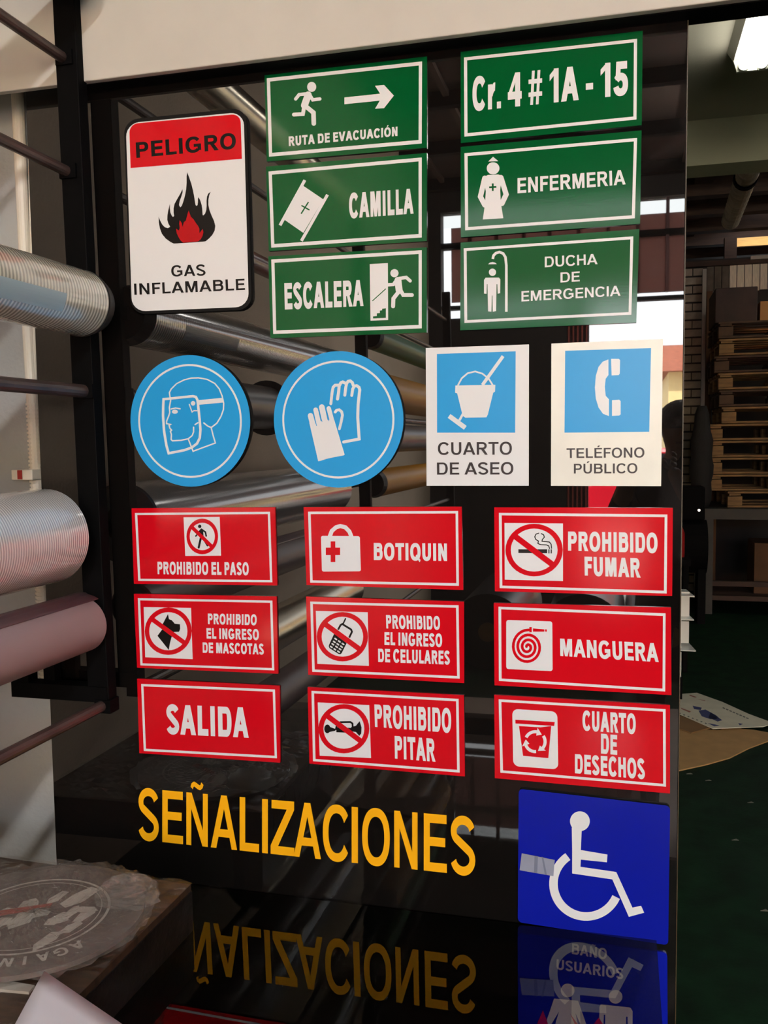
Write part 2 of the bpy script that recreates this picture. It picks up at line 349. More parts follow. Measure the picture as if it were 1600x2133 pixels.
    if c == 'B': return .82, _rc(0, 0, T, 1)+_bowl(T*.9, .78, .46, 1, T*.98, H)+_bowl(T*.9, .82, 0, .46+H, T, H), S, .06
    if c == 'U': return .80, _rc(0, .38, T, 1)+_rc(.8-T, .38, .8, 1)+_st(_se(.4, .385, .4, .402, 180, 360, 20), _se(.4, .385, .4-T, .402-H, 180, 360, 20)), S, S
    if c == 'S':
        W = .80; rx = W/2-T*.5; u = [(W/2+rx*.97*math.cos(math.radians(a)), .742+(.275-H/2)*math.sin(math.radians(a))) for a in range(14, 226, 12)]
        l = [(W/2+rx*math.cos(math.radians(a)), .262+(.279-H/2)*math.sin(math.radians(a))) for a in range(48, -170, -12)]
        return W, _pen(u+l, T, H), .05, .05
    if c == '1': return .50, _rc(.5-T, 0, .5, 1)+[[(0, .64), (0, .82), (.5-T*.75, 1), (.5-T*.9, .80)]], .08, .12
    if c == '4': return .76, _rc(.40, 0, .40+T, 1)+_rc(0, .22, .76, .22+H)+[[(0, .22+H*.6), (.18, .22+H*.6), (.42, .74), (.40, 1)]], .03, .03
    if c == '5': return .74, _rc(.14, 1-H, .69, 1)+[[(.10, .46), (.10+T*.9, .50), (.14+T*.85, 1), (.14, 1)]]+_st(_se(.36, .325, .38, .342, 146, -168, 26), _se(.36, .325, .38-T, .342-H, 150, -168, 26)), .04, .05
    if c == '#': return .78, [[(.10, 0), (.26, 0), (.36, 1), (.20, 1)], [(.42, 0), (.58, 0), (.68, 1), (.52, 1)]]+_rc(0, .24, .78, .37)+_rc(0, .62, .78, .75), .04, .04
    if c == 'r': return .48, _rc(0, 0, T, .73)+_pen([(T*.75, .42), (T*1.0, .54), (T*1.35, .62), (.42, .655), (.48, .65)], T*.8, H*1.1), S, .02
    raise KeyError(c)
def glyphs(s, wt=1.0, space=1.0):
    T, H = .205*wt, .17*wt; vs, fs = [], []; x = 0; prev = None
    for c in s:
        if c == ' ': x += .34; prev = None; continue
        W, sh, l, r = glyph(c, T, H); x += l*space
        for i, q in enumerate(sh):
            k = len(vs); y = i
            if q[0] == 'strip':
                a, b = q[1], q[2]; n = len(a)
                vs += [(p[0]+x, p[1], i) for p in a]+[(p[0]+x, p[1], i) for p in b]
                fs += [(k+j, k+j+1, k+n+j+1, k+n+j) for j in range(n-1)]
            else: vs += [(p[0]+x, p[1], i) for p in q]; fs.append(tuple(range(k, k+len(q))))
        x += W+r*space
    return vs, fs
def text_geo(s, quad, y, wt=1.0, space=1.0):
    vs, fs = glyphs(s, wt, space); x0 = min(v[0] for v in vs); x1 = max(v[0] for v in vs); out = []
    for vx, vy, li in vs:
        p = lerp2(quad, (vx-x0)/(x1-x0), vy); q = at_y(p[0], p[1], y); out.append((q.x, y-2e-5*li, q.z))
    return out, fs
def stroke_geo(pts, wd, y, closed=False, round_=True):
    P = [Vector(p) for p in pts]; n = len(P); A, B = [], []
    for i, p in enumerate(P):
        d0 = (p-P[i-1]).normalized() if (i or closed) else None; d1 = (P[(i+1) % n]-p).normalized() if (i < n-1 or closed) else None
        if d0 is None or d1 is None: nn = Vector((-(d1 or d0).y, (d1 or d0).x)); h = wd/2
        else:
            n0, n1 = Vector((-d0.y, d0.x)), Vector((-d1.y, d1.x)); nn = (n0+n1)
            nn = nn.normalized() if nn.length > .1 else n0; h = wd/2/max(.45, nn.dot(n0))
        A.append(p+nn*h); B.append(p-nn*h)
    vs = A+B; m = n if closed else n-1; fs = [(i, (i+1) % n, n+(i+1) % n, n+i) for i in range(m)]
    if round_ and not closed:
        for i, sg in ((0, -1), (n-1, 1)):
            d = ((P[1]-P[0]) if i == 0 else (P[-1]-P[-2])).normalized()*sg; e = Vector((-d.y, d.x)); k = len(vs)
            vs += [P[i]+(e*math.cos(PI*j/8)+d*math.sin(PI*j/8))*wd/2 for j in range(9)]; fs.append(tuple(range(k, k+9)))
    return [(lambda q: (q.x, y, q.z))(at_y(v.x, v.y, y)) for v in vs], fs
def Zf(ox, oy, k): return lambda pts: [(ox+p[0]/k, oy+p[1]/k) for p in pts]
def ell(cx, cy, rx, ry=None, n=36, a0=0, a1=360):
    ry = rx if ry is None else ry; full = (a1-a0) == 360; m = n if full else n+1
    return [(cx+rx*math.cos(math.radians(a0+(a1-a0)*i/n)), cy+ry*math.sin(math.radians(a0+(a1-a0)*i/n))) for i in range(m)]
def rquad(q, r, n=6, which=(1, 1, 1, 1)):   # rounded quad TL,TR,BR,BL in px, radius px
    out = []
    for i in range(4):
        p, a, b = Vector(q[i]), Vector(q[i-1]), Vector(q[(i+1) % 4])
        if not which[i]: out.append(tuple(p)); continue
        A = p+(a-p).normalized()*r; B = p+(b-p).normalized()*r
        for k in range(n+1):
            t = k/n; c = A*(1-t)**2*1 + p*2*t*(1-t) + B*t*t
            w0 = (1-t)**2+2*t*(1-t)*.7071+t*t; c = (A*(1-t)**2+p*2*t*(1-t)*.7071+B*t*t)/w0; out.append(tuple(c))
    return out
class Sign:
    def __init__(s, name, outline, label, cat='sign', group=None, t=.004, y0=0.0, edge=None, face=None):
        s.yf = y0-t; pts = [at_y(p[0], p[1], s.yf) for p in outline]
        cx = sum(p.x for p in pts)/len(pts); zb = min(p.z for p in pts)
        s.e = empty(name, (cx, y0, zb), label, cat, group)
        mb = MB().prism([(p.x, p.z) for p in pts], y0, s.yf, 'y')
        o = put('backing_board', mb, edge or face, s.e)
        if edge: s.pr('face_sheet', fill([outline], s.yf-.0003), face)
        s.k = .0003
    def pr(s, name, geo, m, label=None):
        o = link(name, mesh(*geo), m, s.e)
        if label: o['label'] = label
        return o
    def y(s, l=1): return s.yf-.0004-.00045*l
    def fillp(s, name, loops, m, l=1): return s.pr(name, fill(loops, s.y(l)), m)
    def txt(s, string, quad, m, off=1.0, l=1, space=1.0): return s.pr('lettering', text_geo(string, quad, s.y(l), off, space), m)
    def pic(s, items, m, l=1, name='pictogram'):
        V, Fc = [], []
        for q_i, it in enumerate(items):
            if it[0] == 'f': vs, fs = fill([it[1]]+list(it[2:]), s.y(l))
            else: vs, fs = stroke_geo(it[1], it[2], s.y(l), closed=len(it) > 3 and it[3] == 'c', round_=not (len(it) > 3 and it[3] == 'b'))
            k = len(V); V += [(v[0], v[1]-2.5e-5*q_i, v[2]) for v in vs]; Fc += [tuple(i+k for i in f) for f in fs]
        return s.pr(name, (V, Fc), m)
    def border(s, q, du, dv):           # q: outer TL,TR,BR,BL
        Q = [q[3], q[2], q[1], q[0]]; inn = [lerp2(Q, du, 1-dv), lerp2(Q, 1-du, 1-dv), lerp2(Q, 1-du, dv), lerp2(Q, du, dv)]
        s.fillp('border', [q, inn], WHITE)

ZA = Zf(0, 0, 2.857); ZB = Zf(540, 50, 3.183); ZC = Zf(900, 50, 3.183); ZE = Zf(840, 680, 2.6667); ZFm = Zf(250, 1030, 2.162)
ZG = Zf(980, 1030, 3.2826); ZH = Zf(250, 1600, 2.0779); ZI = Zf(1000, 1600, 2.6667); ZJ = Zf(540, 1060, 3.0769)
Z1 = Zf(270, 1050, 5); Z2 = Zf(270, 1230, 5); Z3 = Zf(640, 1260, 11.43); Z4 = Zf(320, 350, 11.43); Z5 = Zf(320, 770, 9.412); Z6 = Zf(630, 780, 11.23)
def st_(z, pts, wpx, k, *a): return ('s', z(pts), wpx/k)+a

QG = 'green emergency signs'; QR = 'red safety signs'
# --- RUTA DE EVACUACION
s = Sign('safety_sign', [(551, 157), (889.4, 117.5), (889.4, 307.6), (555.7, 336.5)], 'green sign RUTA DE EVACUACIÓN with running man and arrow', group=QG, face=GREEN, edge=None)
s.border(ZB([(50, 360), (1080, 248), (1078, 792), (65, 880)]), .021, .045)
k = 3.183
s.pic([('f', ZB(ell(348, 417, 30, 33))), st_(ZB, [(325, 470), (300, 540)], 46, k), st_(ZB, [(325, 462), (265, 468), (242, 497)], 22, k), st_(ZB, [(335, 470), (355, 503), (402, 497)], 22, k),
       st_(ZB, [(308, 545), (360, 588), (362, 660)], 30, k), st_(ZB, [(298, 550), (290, 598), (230, 601)], 25, k)], WHITE)
s.pic([('f', ZB([(565, 487), (802, 462), (768, 410), (828, 404), (893, 475), (828, 558), (768, 562), (800, 508), (565, 532)]))], WHITE, name='arrow')
s.txt('RUTA DE EVACUACIÓN', ZB([(197, 810), (917, 742), (917, 680), (195, 746)]), WHITE, 1.32)
# --- CAMILLA
s = Sign('safety_sign', [(554, 347), (889.4, 318.6), (889, 502), (560, 523)], 'green sign CAMILLA with white stretcher pictogram', group=QG, face=GREEN)
s.border(ZB([(62, 978), (1078, 885), (1078, 1415), (80, 1483)]), .021, .045)
s.pic([('f', ZB([(288, 1070), (425, 1163), (293, 1385), (168, 1298)])), st_(ZB, [(303, 1035), (138, 1335)], 20, k, 'b'), st_(ZB, [(453, 1132), (280, 1438)], 20, k, 'b')], WHITE)
s.pic([st_(ZB, [(327, 1180), (278, 1258)], 9, k, 'b'), st_(ZB, [(280, 1203), (334, 1234)], 9, k, 'b')], GREEN, 2, 'cross')
s.txt('CAMILLA', ZB([(597, 1289), (1024, 1257), (1022, 1090), (595, 1122)]), WHITE, 1.32)
# --- ESCALERA
s = Sign('safety_sign', [(559, 534), (889, 515), (889, 692.5), (563.5, 704.5)], 'green sign ESCALERA with man leaving a doorway with stairs', group=QG, face=GREEN)
s.border(ZB([(80, 1562), (1078, 1500), (1078, 2018), (93, 2055)]), .021, .045)
s.txt('ESCALERA', ZB([(170, 1893), (692, 1870), (690, 1697), (166, 1718)]), WHITE, 1.33)
s.pic([('f', ZB([(733, 1592), (853, 1585), (855, 1962), (738, 1967)]))], WHITE, name='doorway')
s.pic([('f', ZB([(755, 1952), (755, 1938), (780, 1936), (780, 1918), (800, 1916), (800, 1900), (815, 1898), (815, 1888), (840, 1885), (840, 1948)])), st_(ZB, [(752, 1835), (838, 1757)], 6, k)], GREEN, 2, 'stairs')
s.pic([('f', ZB(ell(897, 1652, 27))), st_(ZB, [(920, 1700), (928, 1765)], 46, k), st_(ZB, [(915, 1692), (890, 1727), (855, 1729)], 22, k), st_(ZB, [(925, 1688), (975, 1680), (1001, 1703)], 22, k),
       st_(ZB, [(928, 1772), (890, 1820), (888, 1872)], 26, k), st_(ZB, [(935, 1760), (955, 1797), (1013, 1797)], 25, k)], WHITE, 2)
# --- Cr. 4 # 1A - 15
s = Sign('safety_sign', [(959.7, 108), (1339, 64), (1337, 260.5), (960, 298)], 'green sign with the address Cr. 4 # 1A - 15 in large white type', group=QG, face=GREEN)
s.border(ZC([(212, 222), (1360, 98), (1356, 633), (215, 747)]), .018, .04)
bl_ = lambda x: 578-.106*(x-270)
for tx, x0, x1 in (('Cr.', 268, 457), ('4', 503, 595), ('#', 640, 730), ('1A', 780, 973), ('-', 1020, 1068), ('15', 1118, 1300)):
    s.txt(tx, ZC([(x0, bl_(x0)), (x1, bl_(x1)), (x1, bl_(x1)-226), (x0, bl_(x0)-226)]), WHITE, 1.32, space=1.02)
# --- ENFERMERIA
s = Sign('safety_sign', [(959.7, 306), (1336.7, 271.5), (1333.5, 466), (960, 494.5)], 'green sign ENFERMERIA with white nurse figure', group=QG, face=GREEN)
s.border(ZC([(215, 857), (1360, 755), (1345, 1288), (220, 1368)]), .018, .04)
s.pic([('f', ZC([(373, 912), (405, 880), (440, 910)])), ('f', ZC(ell(405, 957, 42, 40))),
       ('f', ZC([(350, 1010), (372, 1001), (440, 998), (462, 1006), (452, 1100), (457, 1190), (473, 1288), (337, 1296), (352, 1190), (357, 1110), (346, 1050)])),
       st_(ZC, [(457, 1018), (492, 1130), (464, 1190)], 34, k), st_(ZC, [(350, 1022), (321, 1145), (350, 1200)], 34, k)], WHITE)
s.pic([st_(ZC, [(403, 1057), (403, 1107)], 12, k, 'b'), st_(ZC, [(379, 1083), (427, 1080)], 12, k, 'b')], GREEN, 2, 'cross')
s.txt('ENFERMERIA', ZC([(567, 1123), (1284, 1063), (1281, 966), (567, 1022)]), WHITE, 1.05)
# --- DUCHA DE EMERGENCIA
s = Sign('safety_sign', [(959.7, 505.5), (1332, 477), (1325.7, 672), (958.7, 688)], 'green sign DUCHA DE EMERGENCIA with man under shower', group=QG, face=GREEN)
s.border(ZC([(210, 1488), (1335, 1408), (1322, 1928), (215, 1982)]), .017, .036)
s.pic([st_(ZC, [(403, 1558), (408, 1535), (424, 1519), (448, 1512), (472, 1522), (487, 1546), (493, 1600), (493, 1908)], 17, k, 'b'), ('f', ZC([(372, 1593), (384, 1582), (402, 1578), (418, 1582), (430, 1592)])),
       ('f', ZC(ell(401, 1646, 24))), ('f', ZC([(345, 1697), (356, 1682), (443, 1681), (453, 1693), (452, 1785), (436, 1788), (433, 1725), (428, 1725), (425, 1903), (403, 1908), (401, 1800), (397, 1800), (394, 1908), (372, 1905), (368, 1725), (364, 1725), (362, 1789), (345, 1787)]))], WHITE)
s.txt('DUCHA', ZC([(748, 1613), (1098, 1592), (1096, 1523), (748, 1543)]), WHITE, 0.9)
s.txt('DE', ZC([(852, 1714), (980, 1706), (980, 1640), (852, 1648)]), WHITE, 0.9)
s.txt('EMERGENCIA', ZC([(593, 1840), (1250, 1801), (1250, 1734), (593, 1772)]), WHITE, 0.9)
# --- PELIGRO GAS INFLAMABLE
s = Sign('danger_sign', rquad([(257.5, 250), (513, 224), (525, 645), (273, 655)], 30), 'white and red PELIGRO GAS INFLAMABLE sign with black flame on black rounded board', face=EDGE, t=.008)
s.fillp('face_sheet', [rquad([(262, 257), (507.5, 233), (518.5, 639), (275, 649)], 28)], WHITE, 0)
s.fillp('red_band', [rquad(ZA([(769, 738), (1431, 677), (1440, 945), (777, 1000)]), 18, which=(1, 1, 0, 0))], RED, 1)
s.txt('PELIGRO', ZA([(812, 940), (1405, 884), (1402, 789), (807, 848)]), BLACKV, 1.1, 2, 1.08)
s.txt('GAS', ZA([(1020, 1646), (1224, 1640), (1222, 1573), (1018, 1580)]), BLACKV, 0.95, 1, 1.1)
s.txt('INFLAMABLE', ZA([(800, 1755), (1459, 1725), (1456, 1658), (797, 1688)]), BLACKV, 0.95, 1, 1.1)
FL = [(800, 100), (850, 230), (900, 380), (940, 540), (970, 700), (990, 830), (1000, 880), (1020, 900), (1045, 885), (1055, 820), (1055, 740), (1070, 690), (1110, 770), (1145, 880), (1160, 980), (1165, 1080), (1168, 1120), (1190, 1125), (1225, 1085), (1255, 1000), (1262, 900), (1260, 780), (1270, 680), (1300, 610), (1360, 565), (1325, 650), (1305, 760), (1305, 880), (1330, 1000), (1380, 1130), (1440, 1260), (1470, 1380), (1455, 1490), (1400, 1590), (1330, 1670), (1240, 1745), (1170, 1755), (480, 1800), (400, 1760), (290, 1680), (200, 1570), (150, 1440), (125, 1300), (120, 1160), (160, 1260), (210, 1350), (270, 1410), (340, 1430), (395, 1400), (350, 1320), (325, 1230), (330, 1120), (350, 1000), (390, 850), (388, 960), (400, 1060), (430, 1130), (460, 1165), (490, 1140), (475, 1060), (475, 960), (500, 850), (560, 740), (630, 620), (690, 500), (690, 580), (660, 680), (620, 790), (605, 880), (635, 935), (670, 900), (710, 790), (750, 640), (775, 500), (785, 350), (785, 200)]
FR = [(835, 1010), (860, 1080), (890, 1160), (950, 1220), (1000, 1300), (1060, 1380), (1090, 1440), (1090, 1550), (1130, 1500), (1170, 1450), (1185, 1530), (1165, 1620), (1120, 1700), (1060, 1745), (700, 1775), (640, 1720), (590, 1640), (550, 1550), (535, 1440), (600, 1490), (620, 1430), (610, 1330), (620, 1240), (670, 1310), (690, 1400), (720, 1290), (770, 1250), (790, 1170), (810, 1090)]
s.fillp('flame', [Z4(FL)], BLACKV, 1); s.fillp('flame_heart', [Z4(FR)], DKRED, 2)
# --- round blue signs
def proj(p):
    d = p-CAM; return (800+F_PX*d.dot(rt)/d.dot(fw), 1066.5-F_PX*d.dot(up)/d.dot(fw))
def disc_px(cx, cz, r, y, n=72): return [proj(Vector((cx+r*math.cos(2*PI*i/n), y, CAM.z+cz+r*math.sin(2*PI*i/n)))) for i in range(n)]
s = Sign('safety_sign', disc_px(-.7988, .0464, .1249, 0), 'round light blue sign with head wearing a face shield', group='round blue signs', face=SKY, edge=EDGE, t=.008)
s.fillp('ring', [disc_px(-.7988, .0464, .1249*.865, 0), disc_px(-.7988, .0464, .1249*.835, 0)], WHITE)
k = 9.412
s.pic([st_(Z5, [(195, 580), (770, 520), (830, 535), (862, 600), (880, 760), (905, 1000), (920, 1180), (905, 1340), (850, 1450), (750, 1525), (600, 1580), (295, 1640), (250, 1480), (205, 1200), (185, 900), (188, 720)], 48, k, 'c'),
       st_(Z5, [(325, 560), (310, 450), (345, 380), (450, 275), (600, 200), (740, 165), (880, 160), (1050, 190), (1200, 270), (1290, 380), (1345, 520), (1375, 660), (1370, 780), (1320, 920), (1240, 1050), (1130, 1135), (1060, 1105), (985, 1045)], 26, k),
       st_(Z5, [(880, 645), (1360, 598)], 92, k, 'b'), st_(Z5, [(1130, 1135), (1165, 1280), (1212, 1438), (775, 1600), (680, 1360)], 26, k),
       st_(Z5, [(785, 1130), (785, 1220), (755, 1295), (680, 1355), (540, 1385), (370, 1395), (345, 1370), (350, 1270), (330, 1210), (355, 1185), (320, 1150), (305, 1090), (335, 1072), (255, 1060), (255, 1010), (300, 900), (318, 840), (310, 740), (335, 600)], 26, k),
       st_(Z5, [(870, 1040), (815, 1075)], 26, k), st_(Z5, [(700, 680), (755, 830), (790, 805), (850, 805)], 22, k), ('f', Z5(ell(775, 660, 45))), ('f', Z5(ell(418, 825, 58, 40))), st_(Z5, [(345, 772), (430, 752), (520, 768)], 26, k)], WHITE)
s = Sign('safety_sign', disc_px(-.5027, .0439, .1240, 0), 'round light blue sign with a pair of gloves', group='round blue signs', face=SKY, edge=EDGE, t=.008)
s.fillp('ring', [disc_px(-.5027, .0439, .1240*.865, 0), disc_px(-.5027, .0439, .1240*.835, 0)], WHITE)
k = 11.23
s.pic([st_(Z6, [(665, 685), (695, 420), (718, 300), (765, 252), (835, 250)], 66, k), st_(Z6, [(822, 575), (850, 400), (860, 270), (900, 195), (945, 175), (1000, 200)], 70, k), st_(Z6, [(992, 485), (1015, 300), (1035, 210), (1070, 160), (1120, 150), (1170, 190), (1188, 250)], 68, k),
       st_(Z6, [(1155, 490), (1178, 340), (1210, 275), (1270, 262), (1325, 300), (1342, 360), (1305, 700), (1295, 1000), (1312, 1250), (1330, 1510), (965, 1580)], 68, k),
       st_(Z6, [(768, 880), (800, 838), (860, 825), (918, 870), (938, 950), (905, 1120), (865, 1270)], 64, k),
       ('f', Z6([(163, 1130), (330, 1150), (460, 1080), (620, 1060), (745, 1060), (990, 1880), (960, 1895), (740, 1935), (560, 1975), (430, 2020), (370, 2030)])),
       st_(Z6, [(190, 965), (265, 1250)], 126, k), st_(Z6, [(312, 828), (395, 1200)], 110, k), st_(Z6, [(455, 765), (540, 1150)], 132, k), st_(Z6, [(617, 795), (712, 1150)], 104, k)], WHITE)
s.pic([st_(Z6, [(262, 960), (332, 1195)], 16, k), st_(Z6, [(372, 830), (460, 1100)], 16, k), st_(Z6, [(540, 820), (620, 1085)], 14, k)], SKY, 2, 'finger_gap')
# --- CUARTO DE ASEO, TELEFONO PUBLICO
s = Sign('safety_sign', [(886.9, 725), (1101.7, 717.5), (1101.3, 1011.8), (888.7, 1011.8)], 'white sign CUARTO DE ASEO with bucket and broom on blue', group='white upright signs', face=WHITE, t=.003)
s.fillp('blue_field', [ZE([(187, 153), (625, 138), (622, 590), (188, 590)])], SKY, 0)
k = 2.6667
s.pic([('f', ZE([(290, 328), (512, 324), (510, 362), (500, 368), (470, 490), (462, 505), (345, 507), (330, 495), (300, 372), (288, 368)])), st_(ZE, [(305, 325), (325, 288), (358, 260), (400, 250), (440, 262), (475, 290), (497, 325)], 9, k),
       st_(ZE, [(555, 165), (440, 325)], 18, k, 'b'), st_(ZE, [(335, 480), (312, 522)], 13, k, 'b'), st_(ZE, [(255, 497), (345, 563)], 26, k, 'b')], WHITE)
s.txt('CUARTO', ZE([(193, 713), (604, 712), (604, 641), (192, 644)]), DARKTXT, 0.9)
s.txt('DE ASEO', ZE([(188, 823), (612, 822), (612, 754), (187, 756)]), DARKTXT, 0.9)
s = Sign('safety_sign', [(1148.6, 715.6), (1381, 706), (1377.3, 1012.6), (1147.8, 1011.9)], 'white sign TELÉFONO PÚBLICO with a telephone handset on blue', group='white upright signs', face=mat('scuffed_white_vinyl', (214, 214, 206), .3, noise=.08, nscale=9), t=.003)
s.fillp('blue_field', [ZE([(900, 135), (1377, 120), (1367, 585), (896, 590)])], SKY, 0)
s.pic([('f', ZE([(1140, 183), (1108, 196), (1085, 225), (1070, 275), (1065, 340), (1070, 400), (1085, 450), (1110, 485), (1143, 498), (1143, 405), (1125, 385), (1120, 335), (1125, 290), (1140, 270)])),
       ('f', ZE([(1155, 180), (1198, 180), (1205, 187), (1203, 262), (1197, 270), (1158, 272)])), ('f', ZE([(1160, 410), (1200, 407), (1208, 415), (1208, 488), (1200, 495), (1160, 497)]))], WHITE)
s.txt('TELÉFONO', ZE([(908, 731), (1340, 728), (1340, 672), (907, 677)]), DARKTXT, 0.9)
s.txt('PÚBLICO', ZE([(948, 817), (1301, 815), (1301, 760), (948, 763)]), DARKTXT, 0.9)
# --- red signs
def no_sign(s, z, sq, c, ro, ri, sl, wsl, k):
    s.fillp('white_field', [z(sq)], WHITE, 1)
    s.fillp('prohibition_ring', [z(ell(*c, *ro)), z(ell(*c, *ri))], RED, 3)
    s.pic([st_(z, sl, wsl, k, 'b')], RED, 4, 'prohibition_bar')
def red(q, label): return Sign('safety_sign', q, label, group=QR, face=RED, t=.004)
s = red([(274, 1058.7), (572.8, 1056.6), (577.3, 1219.6), (279, 1216)], 'red sign PROHIBIDO EL PASO with crossed-out walking man')
s.border(Z1([(55, 92), (1463, 80), (1487, 815), (90, 800)]), .017, .032)
no_sign(s, Z1, [(562, 138), (938, 133), (953, 537), (580, 540)], (757, 337), (165, 186), (131, 143), [(640, 232), (862, 448)], 38, 5)
s.pic([('f', Z1(ell(730, 232, 18))), st_(Z1, [(748, 275), (752, 330)], 36, 5), st_(Z1, [(748, 262), (790, 292), (798, 332)], 17, 5), st_(Z1, [(730, 280), (690, 333)], 16, 5), st_(Z1, [(746, 335), (720, 452)], 22, 5), st_(Z1, [(755, 335), (812, 430)], 22, 5)], BLACKV, 2)
s.txt('PROHIBIDO EL PASO', Z1([(292, 730), (1242, 741), (1240, 607), (290, 600)]), WHITE, 1.32)
s = red([(278.7, 1237), (576, 1242.6), (579.5, 1403.5), (285.6, 1390.8)], 'red sign PROHIBIDO EL INGRESO DE MASCOTAS with crossed-out dog head')
s.border(Z2([(85, 80), (1487, 105), (1507, 832), (112, 780)]), .017, .032)
no_sign(s, Z2, [(147, 172), (640, 182), (657, 715), (163, 695)], (403, 424), (245, 247), (199, 199), [(232, 297), (575, 548)], 48, 5)
s.pic([('f', Z2([(400, 245), (410, 298), (440, 310), (470, 345), (525, 352), (527, 400), (515, 430), (460, 432), (437, 485), (420, 550), (408, 620), (290, 472), (340, 405), (345, 350), (365, 310)]))], BLACKV, 2)
s.txt('PROHIBIDO', Z2([(817, 350), (1323, 362), (1325, 250), (815, 240)]), WHITE, 1.32)
s.txt('EL INGRESO', Z2([(803, 500), (1347, 517), (1346, 403), (800, 392)]), WHITE, 1.32)
s.txt('DE MASCOTAS', Z2([(762, 648), (1399, 668), (1397, 555), (760, 540)]), WHITE, 1.32)
s = red([(285.6, 1414), (582.5, 1428.7), (583.5, 1588.7), (290.2, 1568.8)], 'red sign SALIDA in large white capitals')
s.border(ZFm([(95, 853), (698, 878), (707, 1188), (107, 1155)]), .017, .035)
s.txt('SALIDA', ZFm([(210, 1078), (580, 1096), (577, 960), (208, 945)]), WHITE, 1.33)
s = red([(632.5, 1056.4), (961.4, 1055.4), (965, 1228.9), (638.5, 1218.7)], 'red sign BOTIQUIN with white first-aid bag')
s.border(ZJ([(313, 18), (1275, 13), (1280, 493), (327, 473)]), .017, .034)
k = 3.0769
s.pic([('f', rquad(ZJ([(396, 173), (645, 175), (652, 400), (402, 402)]), 4)), st_(ZJ, [(452, 178), (465, 142), (492, 118), (520, 110), (552, 118), (578, 145), (592, 180)], 26, k)], WHITE)
s.pic([st_(ZJ, [(473, 208), (473, 341)], 30, k, 'b'), st_(ZJ, [(427, 272), (519, 272)], 48, k, 'b')], RED, 2, 'cross')
s.txt('BOTIQUIN', ZJ([(735, 328), (1204, 334), (1203, 222), (734, 218)]), WHITE, 1.33)
s = red([(637.6, 1242.8), (966.5, 1253.4), (966.9, 1423), (642.2, 1405.6)], 'red sign PROHIBIDO EL INGRESO DE CELULARES with crossed-out mobile phone')
s.border(ZJ([(327, 594), (1278, 618), (1285, 1088), (340, 1044)]), .017, .034)
no_sign(s, Z3, [(205, 143), (1440, 175), (1468, 1452), (243, 1403)], (838, 757), (610, 588), (494, 475), [(415, 450), (1255, 1060)], 125, 11.43)
k = 11.43
s.pic([st_(Z3, [(912, 330), (860, 440)], 36, k), st_(Z3, [(735, 590), (795, 480), (835, 455), (1045, 585), (1066, 640), (1000, 780)], 46, k, 'b'), ('f', Z3([(640, 690), (940, 910), (820, 1150), (790, 1177), (750, 1170), (530, 1030), (513, 990), (520, 950)]))], BLACKV, 2)
s.pic([st_(Z3, [(x-17, y-12), (x+17, y+12)], 36, k) for x, y in [(680, 812), (765, 870), (852, 930), (645, 880), (730, 938), (818, 995), (612, 938), (700, 998), (783, 1053), (575, 1000), (660, 1058), (748, 1113)]], WHITE, 3, 'keypad')
s.txt('PROHIBIDO', ZJ([(815, 766), (1160, 775), (1158, 688), (812, 680)]), WHITE, 1.32)
s.txt('EL INGRESO', ZJ([(803, 872), (1173, 886), (1172, 800), (803, 790)]), WHITE, 1.32)
s.txt('DE CELULARES', ZJ([(763, 981), (1222, 998), (1222, 910), (762, 896)]), WHITE, 1.32)
s = red([(640.8, 1431.5), (966.3, 1448.6), (968.5, 1617.4), (644.5, 1590.6)], 'red sign PROHIBIDO PITAR with crossed-out horn')
s.border(ZJ([(335, 1166), (1278, 1218), (1285, 1690), (345, 1617)]), .017, .034)
no_sign(s, ZJ, [(375, 1240), (705, 1258), (717, 1597), (388, 1582)], (543, 1409), (163, 158), (131, 128), [(425, 1318), (660, 1495)], 34, 3.0769)
k = 3.0769
s.pic([('f', ZJ(ell(437, 1410, 20, 28))), ('f', ZJ([(450, 1396), (488, 1410), (488, 1422), (450, 1430)])), st_(ZJ, [(495, 1416), (600, 1420)], 32, k, 'b'), st_(ZJ, [(492, 1412), (500, 1376), (520, 1367), (585, 1366), (598, 1376), (600, 1410)], 12, k),
       ('f', ZJ([(590, 1398), (620, 1390), (644, 1360), (656, 1400), (654, 1440), (642, 1455), (620, 1430), (590, 1426)]))], BLACKV, 2)
s.txt('PROHIBIDO', ZJ([(742, 1397), (1231, 1436), (1230, 1279), (738, 1253)]), WHITE, 1.28)
s.txt('PITAR', ZJ([(870, 1600), (1131, 1621), (1126, 1473), (868, 1455)]), WHITE, 1.28)
s = red([(1029.6, 1056.8), (1401.9, 1058), (1400.3, 1241.7), (1030.9, 1231.6)], 'red sign PROHIBIDO FUMAR with crossed-out smoking cigarette')
s.border(ZG([(195, 125), (1347, 137), (1342, 677), (200, 640)]), .016, .034)
no_sign(s, ZG, [(233, 195), (633, 198), (633, 592), (235, 582)], (436, 380), (196, 180), (160, 147), [(300, 282), (565, 482)], 40, 3.2826)
k = 3.2826
s.pic([('f', ZG([(328, 375), (525, 375), (525, 402), (328, 400)])), ('f', ZG([(533, 375), (541, 375), (541, 403), (533, 403)])), ('f', ZG([(549, 375), (557, 375), (557, 403), (549, 403)])),
       st_(ZG, [(467, 264), (448, 272), (440, 290), (448, 308), (465, 318), (462, 335), (480, 343), (520, 345), (536, 352), (541, 370)], 7, k), st_(ZG, [(485, 268), (500, 275), (506, 292), (492, 308), (490, 320), (540, 325), (552, 340), (555, 368)], 7, k)], BLACKV, 2)
s.txt('PROHIBIDO', ZG([(668, 384), (1280, 401), (1279, 263), (668, 253)]), WHITE, 1.33)
s.txt('FUMAR', ZG([(782, 554), (1165, 569), (1162, 436), (780, 425)]), WHITE, 1.33)
